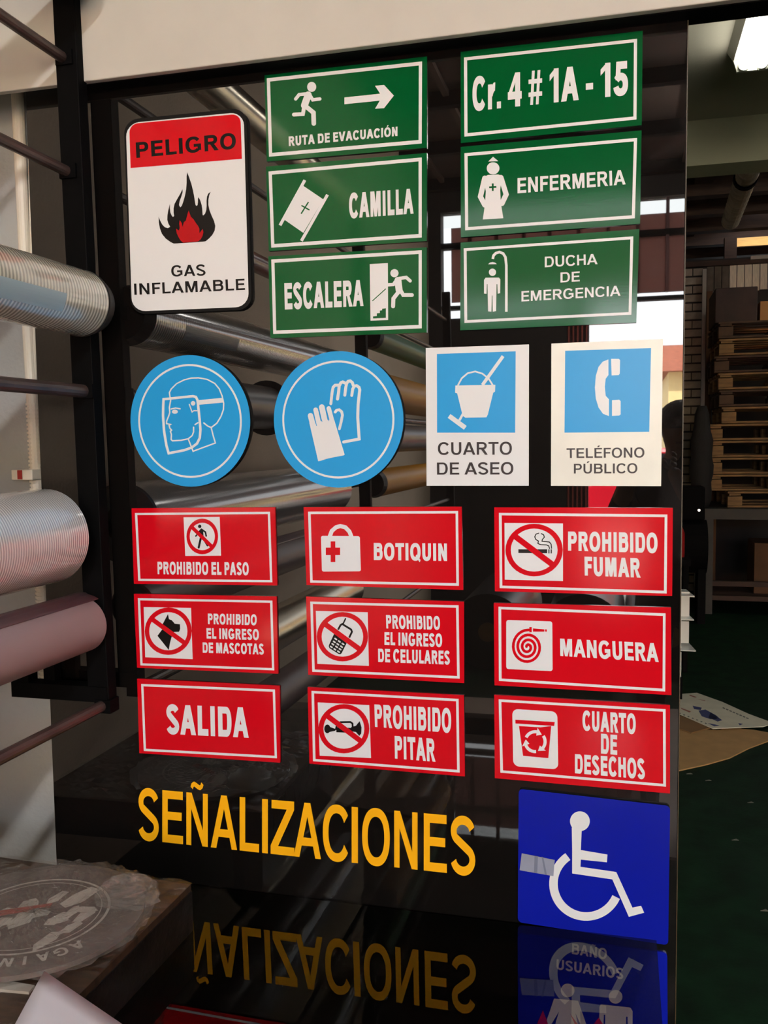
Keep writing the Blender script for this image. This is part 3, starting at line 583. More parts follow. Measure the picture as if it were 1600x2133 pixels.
s = red([(1028.7, 1256), (1397.9, 1265.5), (1398.8, 1447.9), (1030.3, 1427.5)], 'red sign MANGUERA with coiled fire hose')
s.border(ZG([(192, 767), (1335, 813), (1332, 1347), (195, 1275)]), .016, .034)
s.fillp('white_field', [rquad(ZG([(245, 858), (560, 868), (562, 1208), (245, 1193)]), 5)], WHITE, 1)
sp = []
for i in range(90):
    t = i/89; r = 8+100*t; a = math.radians(200+t*360*3.2); sp.append((391+r*.98*math.cos(a), 1043+r*1.08*math.sin(a)))
a_end = sp[-1]
sp += [(400, 926)]
s.pic([st_(ZG, sp, 19, k), ('f', ZG([(403, 906), (420, 906), (420, 942), (403, 942)])), ('f', ZG([(428, 915), (506, 922), (506, 938), (428, 938)])), ('f', ZG([(511, 922), (523, 923), (523, 938), (511, 938)]))], RED, 2)
s.txt('MANGUERA', ZG([(615, 1104), (1288, 1146), (1282, 1018), (613, 985)]), WHITE, 1.23)
s = red([(1029.6, 1447.9), (1395.8, 1469.2), (1395.8, 1652.9), (1030.9, 1620.9)], 'red sign CUARTO DE DESECHOS with waste bin and recycling arrows')
s.border(ZG([(193, 1400), (1335, 1468), (1337, 1998), (205, 1902)]), .016, .034)
s.fillp('white_field', [rquad(ZG([(286, 1466), (594, 1485), (601, 1880), (293, 1857)]), 12)], WHITE, 1)
s.pic([('f', ZG([(307, 1540), (577, 1556), (573, 1583), (308, 1566)])), ('f', ZG([(332, 1583), (480, 1592), (553, 1583), (533, 1803), (360, 1787)]))], RED, 2)
arr = []
for a0 in (-155, -35, 85):
    arr.append(('s', ZG(ell(443, 1690, 68, 68, 10, a0, a0+75)), 21/k, 'b'))
    c, s_ = math.radians(a0+75), math.radians(a0+108)
    arr.append(('f', ZG([(443+42*math.cos(c), 1690+42*math.sin(c)), (443+96*math.cos(c), 1690+96*math.sin(c)), (443+66*math.cos(s_), 1690+66*math.sin(s_))])))
s.pic(arr, WHITE, 3, 'recycling_arrows')
s.txt('CUARTO', ZG([(767, 1613), (1131, 1639), (1130, 1500), (766, 1477)]), WHITE, 1.33)
s.txt('DE', ZG([(893, 1771), (1004, 1781), (1004, 1645), (893, 1635)]), WHITE, 1.33)
s.txt('DESECHOS', ZG([(715, 1906), (1194, 1947), (1191, 1808), (715, 1775)]), WHITE, 1.33)
# --- wheelchair sign
s = Sign('accessibility_sign', rquad([(1080.6, 1643), (1396, 1678.7), (1392, 1969), (1078.7, 1920.6)], 9), 'square deep blue wheelchair accessibility sign at the foot of the board', face=NAVY, edge=EDGE, t=.006)
k = 2.6667
s.pic([('f', ZI(ell(555, 295, 55, 55))), ('f', ZI([(510, 330), (565, 345), (560, 455), (708, 480), (705, 523), (560, 508), (558, 548), (757, 577), (847, 775), (895, 765), (912, 803), (827, 826), (735, 618), (512, 585), (512, 450)])),
       st_(ZI, ell(590, 642, 182, 182, 40, 236, 24), 47, k, 'b')], WHITE)
tp = clear('matt_tape', (.75, .77, .82), 1.5, .5)
tpm = mat('grey_adhesive_tape', (132, 138, 158), .5, noise=.08, nscale=30)
ob = s.pic([('f', ZI([(232, 473), (415, 510), (408, 600), (220, 567)]))], tpm, 4, 'tape'); ob['label'] = 'strip of translucent grey tape'
s.pic([('f', ZI([(303, 487), (322, 490), (318, 583), (300, 580)])), ('f', ZI([(342, 492), (352, 495), (372, 594), (360, 590)]))], mat('tape_crease', (104, 110, 130), .5), 5, 'tape_crease')
# --- yellow lettering, letter by letter
zw = sum(at_y(x, 1780, 0).z for x in (300, 980))/2
let = empty('vinyl_lettering', (-.6, 0, zw), 'yellow letters SEÑALIZACIONES stuck along the foot of the board', 'lettering')
yb_ = lambda x: 320+.1088*(x-185); yt_ = lambda x: 95+.0883*(x-183)
for ch, x0, x1 in zip('SEÑALIZACIONES', (80, 183, 287, 393, 518, 615, 652, 752, 878, 1003, 1048, 1187, 1315, 1432), (168, 273, 380, 507, 602, 640, 755, 870, 987, 1030, 1168, 1288, 1415, 1538)):
    link('letter', mesh(*text_geo(ch, ZH([(x0, yb_(x0)), (x1, yb_(x1)), (x1, yt_(x1)), (x0, yt_(x0))]), -.0006, .92)), YEL, let)
# --- sign below the table top, seen through it
s = Sign('restroom_sign', rquad([(1078, 1945), (1390, 1985), (1392, 2330), (1080, 2275)], 8), 'blue sign BAÑO USUARIOS below the smoked table top', face=NAVY, t=.004)
s.txt('BAÑO', ZI([(510, 1032), (704, 1063), (706, 1003), (512, 973)]), WHITE, 1.1)
s.txt('USUARIOS', ZI([(424, 1117), (796, 1174), (797, 1112), (426, 1061)]), WHITE, 1.1)
s.pic([('f', ZI(ell(487, 1235, 38, 38))), ('f', ZI([(412, 1280), (545, 1292), (600, 1450), (575, 1460), (530, 1360), (560, 1500), (400, 1480), (440, 1350), (380, 1450), (355, 1445)]))], WHITE, name='woman_pictogram')
s.pic([('f', ZI(ell(753, 1270, 38, 38))), ('f', ZI([(672, 1312), (835, 1330), (848, 1350), (846, 1480), (822, 1480), (820, 1380), (812, 1380), (808, 1560), (694, 1540), (696, 1370), (688, 1370), (684, 1460), (662, 1455), (664, 1325)]))], WHITE, name='man_pictogram')
s.pic([('f', ZI([(350, 1345), (400, 1480), (560, 1500), (500, 1362), (640, 1560), (270, 1530)]))], RED, 2, 'red_skirt')
s.pic([('f', ZI([(632, 1420), (660, 1385), (694, 1440), (694, 1560), (600, 1540)]))], RED, 2, 'red_patch')

# ------------------------------------------------------------------ roll rack on the left
def roll_mat(name, c1, c2, rough, scale=170, metal=0, coat=.3, bumpd=.002, sheer=0):
    m = bpy.data.materials.new(name); m.use_nodes = True; n = m.node_tree; b = n.nodes['Principled BSDF']
    b.inputs['Roughness'].default_value = rough; b.inputs['Metallic'].default_value = metal; b.inputs['Coat Weight'].default_value = coat; b.inputs['Coat Roughness'].default_value = .12; b.inputs['Coat IOR'].default_value = 2.1
    tc = n.nodes.new('ShaderNodeTexCoord'); wv = n.nodes.new('ShaderNodeTexWave'); wv.bands_direction = 'Y'; wv.inputs['Scale'].default_value = scale; wv.inputs['Distortion'].default_value = .4
    n.links.new(tc.outputs['Object'], wv.inputs['Vector'])
    nz = n.nodes.new('ShaderNodeTexNoise'); nz.inputs['Scale'].default_value = 5; n.links.new(tc.outputs['Object'], nz.inputs['Vector'])
    mx = n.nodes.new('ShaderNodeMix'); mx.data_type = 'RGBA'; n.links.new(wv.outputs[1] if len(wv.outputs) > 1 else wv.outputs[0], mx.inputs['Factor'])
    mx.inputs['A'].default_value = lin(c1)+(1,); mx.inputs['B'].default_value = lin(c2)+(1,)
    m2 = n.nodes.new('ShaderNodeMix'); m2.data_type = 'RGBA'; m2.blend_type = 'MULTIPLY'; m2.inputs['Factor'].default_value = .12
    n.links.new(mx.outputs['Result'], m2.inputs['A']); n.links.new(nz.outputs[0], m2.inputs['B']); n.links.new(m2.outputs['Result'], b.inputs['Base Color'])
    bp = n.nodes.new('ShaderNodeBump'); bp.inputs['Distance'].default_value = bumpd; bp.inputs['Strength'].default_value = .5
    n.links.new(wv.outputs[1] if len(wv.outputs) > 1 else wv.outputs[0], bp.inputs['Height']); n.links.new(bp.outputs[0], b.inputs['Normal'])
    MATS[name] = m; return m
RM1 = roll_mat('ribbed_clear_film', (226, 220, 202), (150, 144, 130), .25, 36, coat=1, bumpd=.001)
RM2 = roll_mat('gridded_pale_film', (232, 228, 222), (192, 190, 190), .22, 50, coat=1, bumpd=.001)
RM3 = mat('mauve_vinyl_roll', (152, 128, 130), .42, noise=.06, nscale=3)
SILV = mat('silver_film', (196, 184, 160), .24, metal=.75, noise=.12, nscale=4, stretch=(1, .3, 4))
GREYR = mat('dark_grey_vinyl_roll', (110, 106, 106), .35, noise=.1, nscale=6)
YELR = mat('amber_vinyl_roll', (255, 172, 0), .4, ior=1.3); GRNR = mat('green_vinyl_roll', (20, 130, 66), .4, ior=1.3); REDR = mat('red_vinyl_tube', (170, 40, 30), .3, coat=.4)
CARDM = mat('cardboard', (150, 118, 78), .8, noise=.12, nscale=30); RODM = mat('rusty_dark_rod', (74, 58, 54), .4, noise=.4, nscale=14, metal=.2)
YR = -.055
pa = at_y(138, -60, YR); pb = at_y(214, 1455, YR)
# the far posts of the rack: post 2 seen reflected at px 790
rack = empty('roll_rack', (pb.x, YR, 0), 'black steel rack on the left wall holding rolls on rods', 'rack')
def post(y, w_=.045, z0=None):
    a = Vector((pa.x, y, pa.z)); b = Vector((pb.x, y, pb.z)); 
    put('post', MB().beam(a, b, w_, .03), STEEL, rack, bevel=.002)
post(YR); post(-1.86); post(-3.7)
pc = at_y(55, 1465, YR)
for y in (YR, -1.86):
    put('bracket', MB().beam((pc.x-.02, y, pb.z+.012), (pb.x+.02, y, pb.z+.012), .035, .03), STEEL, rack)
    put('upright', MB().beam((pc.x, y, pb.z), (pc.x, y, pb.z+.11), .035, .03), STEEL, rack)
q = at_y(110, 1440, YR+.02); put('upright', MB().beam((q.x, YR+.02, pb.z+.01), (q.x, YR+.02, pb.z+.12), .025, .02), STEEL, rack)
rods = {}
def rod(px, py, r, y1=-3.75, m=RODM, nm='rod'):
    p = at_y(px, py, YR); rods[(px, py)] = p
    put(nm, MB().tube((p.x, YR-.01, p.z), (p.x, y1, p.z), r, 14), m, rack, smooth=False)
    put('rod_holder', MB().box(p.x-.014, p.x+.02, YR-.02, YR+.012, p.z-.013, p.z+.013), STEEL, rack)
    return p
rA = rod(142, 128, .010); rB = rod(150, 362, .010); rC = rod(188, 637, .010); rD = rod(185, 816, .0125); rE = rod(150, 1108, .010); rF = rod(195, 1292, .010); rG = rod(222, 1466, .011)
def roll(name, p, y0, y1, r, m, label, group, cap_m=None, flap=False, dz=0, dx=0, cap_r=None, n=48):
    c = Vector((p.x+dx, y0, p.z+dz)); e = empty(name, (c.x, (y0+y1)/2, c.z-r), label, 'roll', group)
    mb = MB(); ri = r*.45
    for a, b in ((0, 1),):
        vs = []; 
        prof = [(ri, y0), (r-.004, y0), (r, y0-.004), (r, y1+.004), (r-.004, y1), (ri, y1)]
        for rr, yy in prof: vs += [(c.x+rr*math.cos(2*PI*i/n), yy, c.z+rr*math.sin(2*PI*i/n)) for i in range(n)]
        fs = []
        for k_ in range(len(prof)):
            k2 = (k_+1) % len(prof)
            fs += [(k_*n+i, k_*n+(i+1) % n, k2*n+(i+1) % n, k2*n+i) for i in range(n)]
        mb.add(vs, fs)
    o = put('film', mb, m, e); smooth_by_angle(o, 35)
    co = MB()
    vs = []
    prof = [(.013, y0+.006), (ri, y0+.006), (ri, y1-.006), (.013, y1-.006)]
    for rr, yy in prof: vs += [(c.x+rr*math.cos(2*PI*i/24), yy, c.z+rr*math.sin(2*PI*i/24)) for i in range(24)]
    co.add(vs, [(k_*24+i, k_*24+(i+1) % 24, ((k_+1) % 4)*24+(i+1) % 24, ((k_+1) % 4)*24+i) for k_ in range(4) for i in range(24)])
    put('core', co, CARDM, e, smooth=False)
    if cap_m:
        cr = cap_r or r*1.02
        put('end_plug', MB().tube((c.x, y0+.03, c.z), (c.x, y0, c.z), cr*.85, 32, cr), cap_m, e)
        if cap_r: put('end_plug', MB().tube((c.x, y1, c.z), (c.x, y1-.03, c.z), cr, 32, cr*.9), cap_m, e)
    if flap:
        v = []
        for i in range(9):
            a = math.radians(60+i*6); rr = r+.002+.0008*i*(1 if i > 4 else .3)
            v += [(c.x+rr*math.cos(a), y0+.012, c.z+rr*math.sin(a)), (c.x+rr*math.cos(a), y1, c.z+rr*math.sin(a))]
        o = put('loose_flap', MB().add(v, [(2*i, 2*i+1, 2*i+3, 2*i+2) for i in range(8)]), m, e, smooth=True)
        sm = o.modifiers.new('t', 'SOLIDIFY'); sm.thickness = .0008
    return e
PLUG = mat('black_rubber_plug', (12, 12, 12), .5)
G1 = 'rolls on the wall rack'
r1 = roll('film_roll', rC, -.085, -1.50, .0600, RM1, 'ribbed translucent film roll, uppermost of the big rolls at left', G1, PLUG)
put('blue_label', MB().add([(rC.x+.0604*math.cos(a), y, rC.z+.0604*math.sin(a)) for y in (-.22, -.50) for a in [math.radians(-36+i*4.4) for i in range(8)]],
    [(i, i+1, 9+i, 8+i) for i in range(7)]), mat('pale_blue_label', (160, 180, 190), .35), r1)
roll('film_roll', rE, -.13, -1.55, .0870, RM2, 'thick pale gridded film roll with glossy highlight, middle left', G1)
roll('film_roll', rF, -.09, -1.5, .0520, RM3, 'matt mauve roll with loose flap, lowest of the big rolls at left', G1, flap=True)
roll('film_roll', rD, -.50, -.84, .060, GREYR, 'short dark grey roll with big black end discs, seen reflected', G1, PLUG, cap_r=.078)
roll('film_roll', rB, -.34, -1.55, .026, REDR, 'slim red tube above the ribbed film roll, seen reflected', G1)
pr = mir_y(500, 232, -.60); roll('film_roll', Vector((pr.x, 0, pr.z)), -.125, -1.6, .045, SILV, 'beige silver tube highest on the rack, seen reflected', G1)
p5 = Vector((rF.x+.01, 0, 1.5-.535)); roll('film_roll', p5, -.62, -1.6, .062, SILV, 'silver roll below the mauve roll, seen reflected', G1)
p6 = Vector((rF.x+.01, 0, 1.5-.73)); roll('film_roll', p6, -.72, -1.55, .055, RM3, 'greyish roll lowest on the rack, seen reflected', G1)
for p_ in (p5, p6): put('rod', MB().tube((p_.x, -.60, p_.z), (p_.x, -3.75, p_.z), .01, 12), RODM, rack)
for (px, py, r, m, lb) in ((850, 818, .080, YELR, 'amber roll in the far bay of the rack, seen reflected'), (850, 1002, .058, YELR, 'lower amber roll in the far bay of the rack, seen reflected'),
                           (850, 912, .062, GREYR, 'grey roll between two amber rolls, seen reflected'), (860, 712, .05, GRNR, 'green roll in the far bay of the rack, seen reflected')):
    p = mir_y(px, py, -2.25); roll('film_roll', Vector((rF.x, 0, p.z)), -2.02, -3.3, r, m, lb, G1, PLUG, cap_r=r*1.03)
# conduit and pipes on the wall behind the board edge
PIPE = mat('white_pvc_pipe', (214, 208, 196), .45); yw = .085
pp = [at_y(34, 195, yw), at_y(60, 700, yw), at_y(79, 960, yw)]
cp = empty('conduit_pipe', (pp[2].x, yw, 0), 'white corrugated conduit running down the wall at left', 'pipe')
put('pipe', MB().tube(pp[0]+Vector((0, 0, .3)), pp[1], .0125, 16).tube(pp[1], at_y(68, 840, yw), .0125, 16), PIPE, cp, smooth=False)
cm = MB(); a = at_y(68, 840, yw); b_ = at_y(97, 1420, yw); L = (b_-a)
nr = 70
for i in range(nr): cm.tube(a+L*(i/nr), a+L*((i+.55)/nr), .0145, 14); cm.tube(a+L*((i+.5)/nr), a+L*((i+1)/nr), .0118, 14, cap=False)
put('corrugated_sleeve', cm, PIPE, cp)
p = at_y(66, 988, yw); cl = put('pipe_clip', MB().box(p.x-.024, p.x+.026, .05, .1, p.z-.011, p.z+.011), PIPE, cp, bevel=.002)
put('red_mark', MB().box(p.x-.008, p.x+.003, .048, .0495, p.z-.009, p.z+.01), mat('red_mark_paint', (150, 30, 26), .5), cp)
a, b_ = at_y(66, 195, yw), at_y(70, 640, yw)
put('wall_pipe', MB().tube(a+Vector((0, 0, .3)), b_, .005, 10).tube(b_, at_y(84, 1200, yw), .004, 10), PIPE, label='thin white pipe beside the corrugated conduit', cat='pipe', loc=(b_.x, yw, 0))

# ------------------------------------------------------------------ wrapped goods on the table, bottom left
ZW = ZS+.085
WRAP2 = clear('stretched_film', (.93, .92, .90), 1.7, .1, bump=1.0, bscale=45)
DKP = mat('wrapped_dark_plastic', (30, 26, 25), .35, noise=.5, nscale=12, bump=.4, bscale=25)
WOODT = mat('brown_board_top', (58, 40, 26), .5, noise=.8, nscale=10, stretch=(1, 8, 1))
WRAP = clear('crinkled_cling_film', (.95, .95, .94), 1.9, .06, bump=1.0, bscale=70, haze=.045)
c1, c2, c3, c4 = at_z(400, 1842, ZW), at_z(290, 1823, ZW), at_z(180, 2060, ZW), at_z(-150, 1850, ZW)
bx = empty('wrapped_stack', (c2.x, c2.y-.2, ZS), 'film-wrapped stack of boards on the smoked table, bottom left', 'package')
dirr = (c3-c1); c5 = c1+dirr*1.6
base = [(c1.x, c1.y), (c5.x, c5.y), (-1.28, c5.y-.05), (-1.28, c1.y+.02)]
put('board_stack', MB().prism(base, ZS, ZW-.012), DKP, bx)
put('top_board', MB().prism([(x-(0 if i > 1 else .002), y) for i, (x, y) in enumerate(base)], ZW-.012, ZW), WOODT, bx)
wm = MB(); nn = 30
vs = []
for i in range(nn+1):
    for j in range(7):
        t = i/nn; u = j/6; q = Vector((c1.x, c1.y, 0))*(1-t)+Vector((c5.x, c5.y, 0))*t; nrm = Vector((dirr.y, -dirr.x, 0)).normalized()
        if nrm.x < 0: nrm = -nrm
        o_ = .006+.012*random.random(); vs.append((q.x+nrm.x*o_, q.y+nrm.y*o_, ZS+(ZW-ZS+.004)*u))
wm.add(vs, [(i*7+j, (i+1)*7+j, (i+1)*7+j+1, i*7+j+1) for i in range(nn) for j in range(6)])
put('cling_film', wm, WRAP2, bx, smooth=True)
tm = MB(); NA, NB = 34, 24; vs = []
for i in range(NA+1):
    for j in range(NB+1):
        u, v = i/NA, j/NB; e0 = Vector(base[0]).lerp(Vector(base[1]), u); e1 = Vector(base[3]).lerp(Vector(base[2]), u); q = e0.lerp(e1, v)
        vs.append((q.x, q.y, ZW+.0015+.006*random.random()))
tm.add(vs, [(i*(NB+1)+j, (i+1)*(NB+1)+j, (i+1)*(NB+1)+j+1, i*(NB+1)+j+1) for i in range(NA) for j in range(NB)])
o = put('top_film', tm, WRAP2, bx, smooth=True)
if o.data.polygons[0].normal.z < 0: o.data.flip_normals()
# round emblem, wrapped
ZD = ZW+.016
dc = at_z(70, 1905, ZD); re_ = at_z(300, 1890, ZD); RD = (re_-dc).length
em = empty('round_emblem', (dc.x, dc.y, ZW), 'round dark seal with grey lettering under crinkled film, bottom left', 'emblem')
put('disc', MB().tube((dc.x, dc.y, ZW+.008), (dc.x, dc.y, ZD), RD, 64), mat('dark_emblem', (84, 74, 70), .5, noise=.5, nscale=18), em)
GP = mat('grey_emblem_print', (172, 168, 160), .5, noise=.2, nscale=30)
def ring_mesh(r0_, r1_, z, n=72):
    return MB().add([(dc.x+r*math.cos(2*PI*i/n), dc.y+r*math.sin(2*PI*i/n), z) for r in (r0_, r1_) for i in range(n)], [(i, (i+1) % n, n+(i+1) % n, n+i) for i in range(n)])
for a, b2 in ((.66, .685), (.60, .61)): put('ring', ring_mesh(RD*a, RD*b2, ZD+.0006), GP, em)
for i, ch in enumerate('AGAINST'):
    vs, fs = glyphs(ch, 1.05); x0 = min(v[0] for v in vs); x1 = max(v[0] for v in vs)
    ang = math.radians(-28-i*10.5); out = []
    for vx, vy, li in vs:
        rr = RD*(.73+.13*vy); aa = ang-(vx-(x0+x1)/2)*.15
        out.append((dc.x+rr*math.cos(aa), dc.y+rr*math.sin(aa), ZD+.0008+2e-5*li))
    link('letter', mesh(out, fs), GP, em)
rg = random.Random(3)
pm = MB()
for i in range(26):
    a = rg.uniform(0, 2*PI); r = RD*rg.uniform(.05, .55); x, y = dc.x+r*math.cos(a), dc.y+r*math.sin(a); w_, h_ = rg.uniform(.006, .02), rg.uniform(.01, .035); t = rg.uniform(0, PI)
    pm.add([(x+w_*math.cos(t+q), y+h_*math.sin(t+q*1.1), ZD+.0005+i*.00001) for q in (0, 1.3, 2.4, 3.6, 5)], [(0, 1, 2, 3, 4)])
put('central_motif', pm, GP, em)['kind'] = 'stuff'
put('red_motif', MB().add([(dc.x+a*RD, dc.y+b*RD, ZD+.0012) for a, b in ((-.35, -.02), (.05, .22), (.08, .14), (-.30, -.12))], [(0, 3, 2, 1)]), mat('faded_red_print', (150, 62, 50), .5), em)
vs = []; fs = []; NR, NT = 26, 96
for i in range(NR+1):
    for j in range(NT):
        a = 2*PI*j/NT; edge = max(0, i/NR-.8)/.2
        rr = RD*(1.10*i/NR)*(1+.012*math.sin(j*.9)*edge+.010*rg.random()*edge)
        z = ZD+.004+.006*rg.random()+(.007*rg.random()-.010)*edge + .004*math.sin(a*3+i*.5)*.5
        vs.append((dc.x+rr*math.cos(a), dc.y+rr*math.sin(a), z))
for i in range(NR):
    for j in range(NT): fs.append((i*NT+j, i*NT+(j+1) % NT, (i+1)*NT+(j+1) % NT, (i+1)*NT+j))
put('cling_film', MB().add(vs, fs), WRAP, em, smooth=True)
# crumple of film behind the emblem
vs = []; fs = []; NU, NV = 22, 14
cc = at_z(268, 1850, ZD+.02)
for i in range(NU+1):
    for j in range(NV+1):
        th = PI*i/NU*1.0; ph = 2*PI*j/NV
        r = .038*(1+.35*rg.random()); vs.append((cc.x+r*1.2*math.sin(th)*math.cos(ph), cc.y+r*math.sin(th)*math.sin(ph), ZD+.004+abs(r*.75*math.cos(th))*1.0))
for i in range(NU):
    for j in range(NV): k_ = i*(NV+1)+j; fs.append((k_, k_+1, k_+NV+2, k_+NV+1))
put('film_crumple', MB().add(vs, fs), WRAP, em, smooth=False)
# white paper
ZP = ZD+.03
a, b_, c_ = at_z(92, 2022, ZP), at_z(262, 2138, ZP), at_z(20, 2150, ZP)
d_ = b_+(c_-a)
gn = 8; vs = []
for i in range(gn+1):
    for j in range(gn+1):
        u, v = i/gn, j/gn; q = a+(b_-a)*u*1.25+(c_-a)*v*2.0; vs.append((q.x, q.y, ZP+.012*math.sin(u*2.2)*v-.01*v*v))
o = put('paper_sheet', MB().add(vs, [(i*(gn+1)+j, (i+1)*(gn+1)+j, (i+1)*(gn+1)+j+1, i*(gn+1)+j+1) for i in range(gn) for j in range(gn)]), mat('white_paper', (232, 228, 236), .7), smooth=True,
        label='plain white paper sheet, bottom left corner, in front of the seal', cat='paper', loc=(a.x, a.y, ZP))
o.modifiers.new('t', 'SOLIDIFY').thickness = .0006
a = at_z(-30, 2035, ZW+.004); b_ = at_z(72, 2052, ZW+.004); c_ = at_z(60, 2066, ZW+.004); d_ = at_z(-30, 2058, ZW+.004)
put('paper_strip', MB().prism([(v.x, v.y) for v in (a, b_, c_, d_)], ZW, ZW+.004), mat('off_white_label', (170, 164, 156), .5), label='torn pale label strip on the wrapped stack, left frame edge', cat='paper', loc=(b_.x, b_.y, ZW))

# ------------------------------------------------------------------ fluorescent lamp on the slab
zl = 2.66
pe = at_z(1567, 143, zl)
lamp = empty('ceiling_light', (pe.x, pe.y-.6, 2.72), 'twin-tube fluorescent lamp under the slab, top right', 'lamp')
put('housing', MB().prism([(pe.x-.075, 2.72), (pe.x+.075, 2.72), (pe.x+.055, 2.69), (pe.x-.055, 2.69)], pe.y-1.24, pe.y+.01, 'y'), mat('lamp_white', (225, 225, 215), .4), lamp)
TUBE = emit('fluorescent_tube', (1.0, .98, .86), 22); TUBE2 = emit('cool_fill_tube', (.95, .97, 1.0), 80); TUBE3 = emit('bright_fill_tube', (1.0, .97, .92), 900)
for sx_ in (-.026, .026):
    put('tube', MB().tube((pe.x+sx_, pe.y-1.2, zl+.008), (pe.x+sx_, pe.y-.02, zl+.008), .017, 16), TUBE, lamp)
    put('tube_cap', MB().tube((pe.x+sx_, pe.y-.02, zl+.008), (pe.x+sx_, pe.y, zl+.008), .017, 16), mat('lamp_socket', (210, 212, 200), .4), lamp)
put('end_bracket', MB().prism([(pe.x-.065, 2.72), (pe.x+.065, 2.72), (pe.x+.045, 2.655), (pe.x-.045, 2.655)], pe.y, pe.y+.012, 'y'), mat('lamp_white', (0, 0, 0)), lamp)

for i_, (lx, ly) in enumerate(((1.1, -2.5), (1.0, -5.0))):  # fill lamps added out of view to brighten the rack, left wall and signs
    e = empty('ceiling_light', (lx, ly, 3.8), ('added twin-tube fill lamp under the sheet roof behind the viewer, nearer the board', 'added twin-tube fill lamp under the sheet roof behind the viewer, nearer the gate')[i_], 'lamp')
    put('housing', MB().box(lx-.09, lx+.09, ly-.62, ly+.62, 3.72, 3.8), MATS['lamp_white'], e)
    for sx_ in (-.045, .045): put('tube', MB().tube((lx+sx_, ly-.58, 3.695), (lx+sx_, ly+.58, 3.695), .02, 12), (TUBE2, TUBE3)[i_], e)
# ------------------------------------------------------------------ far workshop on the right
YBW = 7.82
BR = mat('grey_painted_brick', (146, 136, 122), .8, noise=.2, nscale=14, bump=.3); MORT = mat('dark_mortar', (42, 38, 34), .9)
xe = at_y(1462, 800, YBW).x
wb = struct('wall_back_brick', MB().box(-1.76, xe, YBW+.012, YBW+.2, 0, at_y(1440, 560, YBW).z), MORT)
z1_ = at_y(1440, 640, YBW).z; bh = (at_y(1445, 700, YBW).z-at_y(1445, 718, YBW).z); bw = .19
bme = MB().box(-bw/2+.006, bw/2-.006, -.012, .02, -bh/2+.008, bh/2-.008).me(.002); bme.materials.append(BR)
nrow = int(z1_/bh)+5
for i in range(nrow):
    for j in range(6):
        x = xe-bw/2-j*bw-(bw/2 if i % 2 else 0)
        o = bpy.data.objects.new('brick', bme); C.objects.link(o); o.parent = wb; o.location = (x, YBW+.012-random.uniform(0, .004), bh*(i+.5))
    if i % 2:
        o = bpy.data.objects.new('brick', bme); C.objects.link(o); o.parent = wb; o.location = (xe-bw/4, YBW+.012, bh*(i+.5)); o.scale = (.5, 1, 1)
q0, q1 = at_y(1467, 560, YBW-.06), at_y(1464, 850, YBW-.06)
put('downpipe', MB().box(q1.x-.018, q1.x+.018, YBW-.06, YBW-.02, .9, q0.z), mat('pale_grey_pipe', (150, 146, 136), .5), label='thin pale vertical pipe at the edge of the brick pier', cat='pipe', loc=(q1.x, YBW-.05, .9))
# white vertical boards high up
YP = 8.6; zb0, zb1 = at_y(1540, 606, YP).z, at_y(1540, 552, YP).z
pw = at_y(1566, 580, YP).x-at_y(1550, 580, YP).x
pl = empty('wall_back_planks', (1.5, YP, zb0)); setp(pl, kind='structure')
CREAMB = mat('cream_planks', (242, 232, 208), .7, noise=.12, nscale=12, stretch=(6, 1, 1)); CREAMD = mat('darker_planks', (92, 84, 72), .7, noise=.3, nscale=12)
x0_ = at_y(1472, 580, YP).x
for k_ in range(24):
    x = x0_+k_*pw
    put('plank', MB().box(x+.004, x+pw-.004, YP, YP+.02, zb0+random.uniform(-.01, .01), zb1), CREAMD if k_ < 3 else CREAMB, pl)  # first few planks take the darker colour
put('ledger', MB().box(x0_-1, x0_+3, YP-.05, YP, zb1, zb1+.05), WOODR, pl)
put('backing', MB().box(x0_-1, 5.9, YP+.03, YP+.08, 0, zb1+.08), DARKW, pl)
# lit timber in the gap under the roof
za, zb2 = at_y(1565, 514, YP+.5).z, at_y(1565, 496, YP+.5).z
xa = at_y(1531, 500, YP+.5).x
put('roof_plank', MB().box(xa, xa+2.2, YP+.45, YP+.5, za, zb2), mat('pale_pine', (240, 184, 104), .6, noise=.15, nscale=8, stretch=(1, 8, 8)), label='pale pine plank catching light under the roof, far right', cat='plank', loc=(xa+1, YP+.5, za))
pq = at_y(1522, 540, YP+.1)
put('roof_post', MB().box(pq.x-.06, pq.x+.06, YP+.1, YP+.2, zb1+.08, 3.6), WOODR, label='short timber post below the roof beside the pine plank', cat='post', loc=(pq.x, YP+.1, zb1+.08))
pq = at_y(1590, 542, YP-.05)
put('white_lath', MB().box(at_y(1563, 536, YP-.05).x, pq.x+1.2, YP-.1, YP-.05, at_y(1580, 541, YP-.05).z, at_y(1580, 534, YP-.05).z), mat('white_lath_paint', (190, 184, 172), .6), label='thin white lath lying on the ledge above the cream planks', cat='plank', loc=(pq.x, YP-.05, 3.4))
e = empty('ceiling_light', (2.9, 5.6, 3.6), 'added fill lamp in the far workshop, out of sight to the right', 'lamp')  # unseen lamp added to brighten the bricks and planks back here
put('housing', MB().box(2.81, 2.99, 5.0, 6.2, 3.52, 3.62), MATS['lamp_white'], e); put('tube', MB().tube((2.9, 5.05, 3.49), (2.9, 6.15, 3.49), .02, 12), emit('workshop_fill_tube', (1, .94, .84), 130), e)
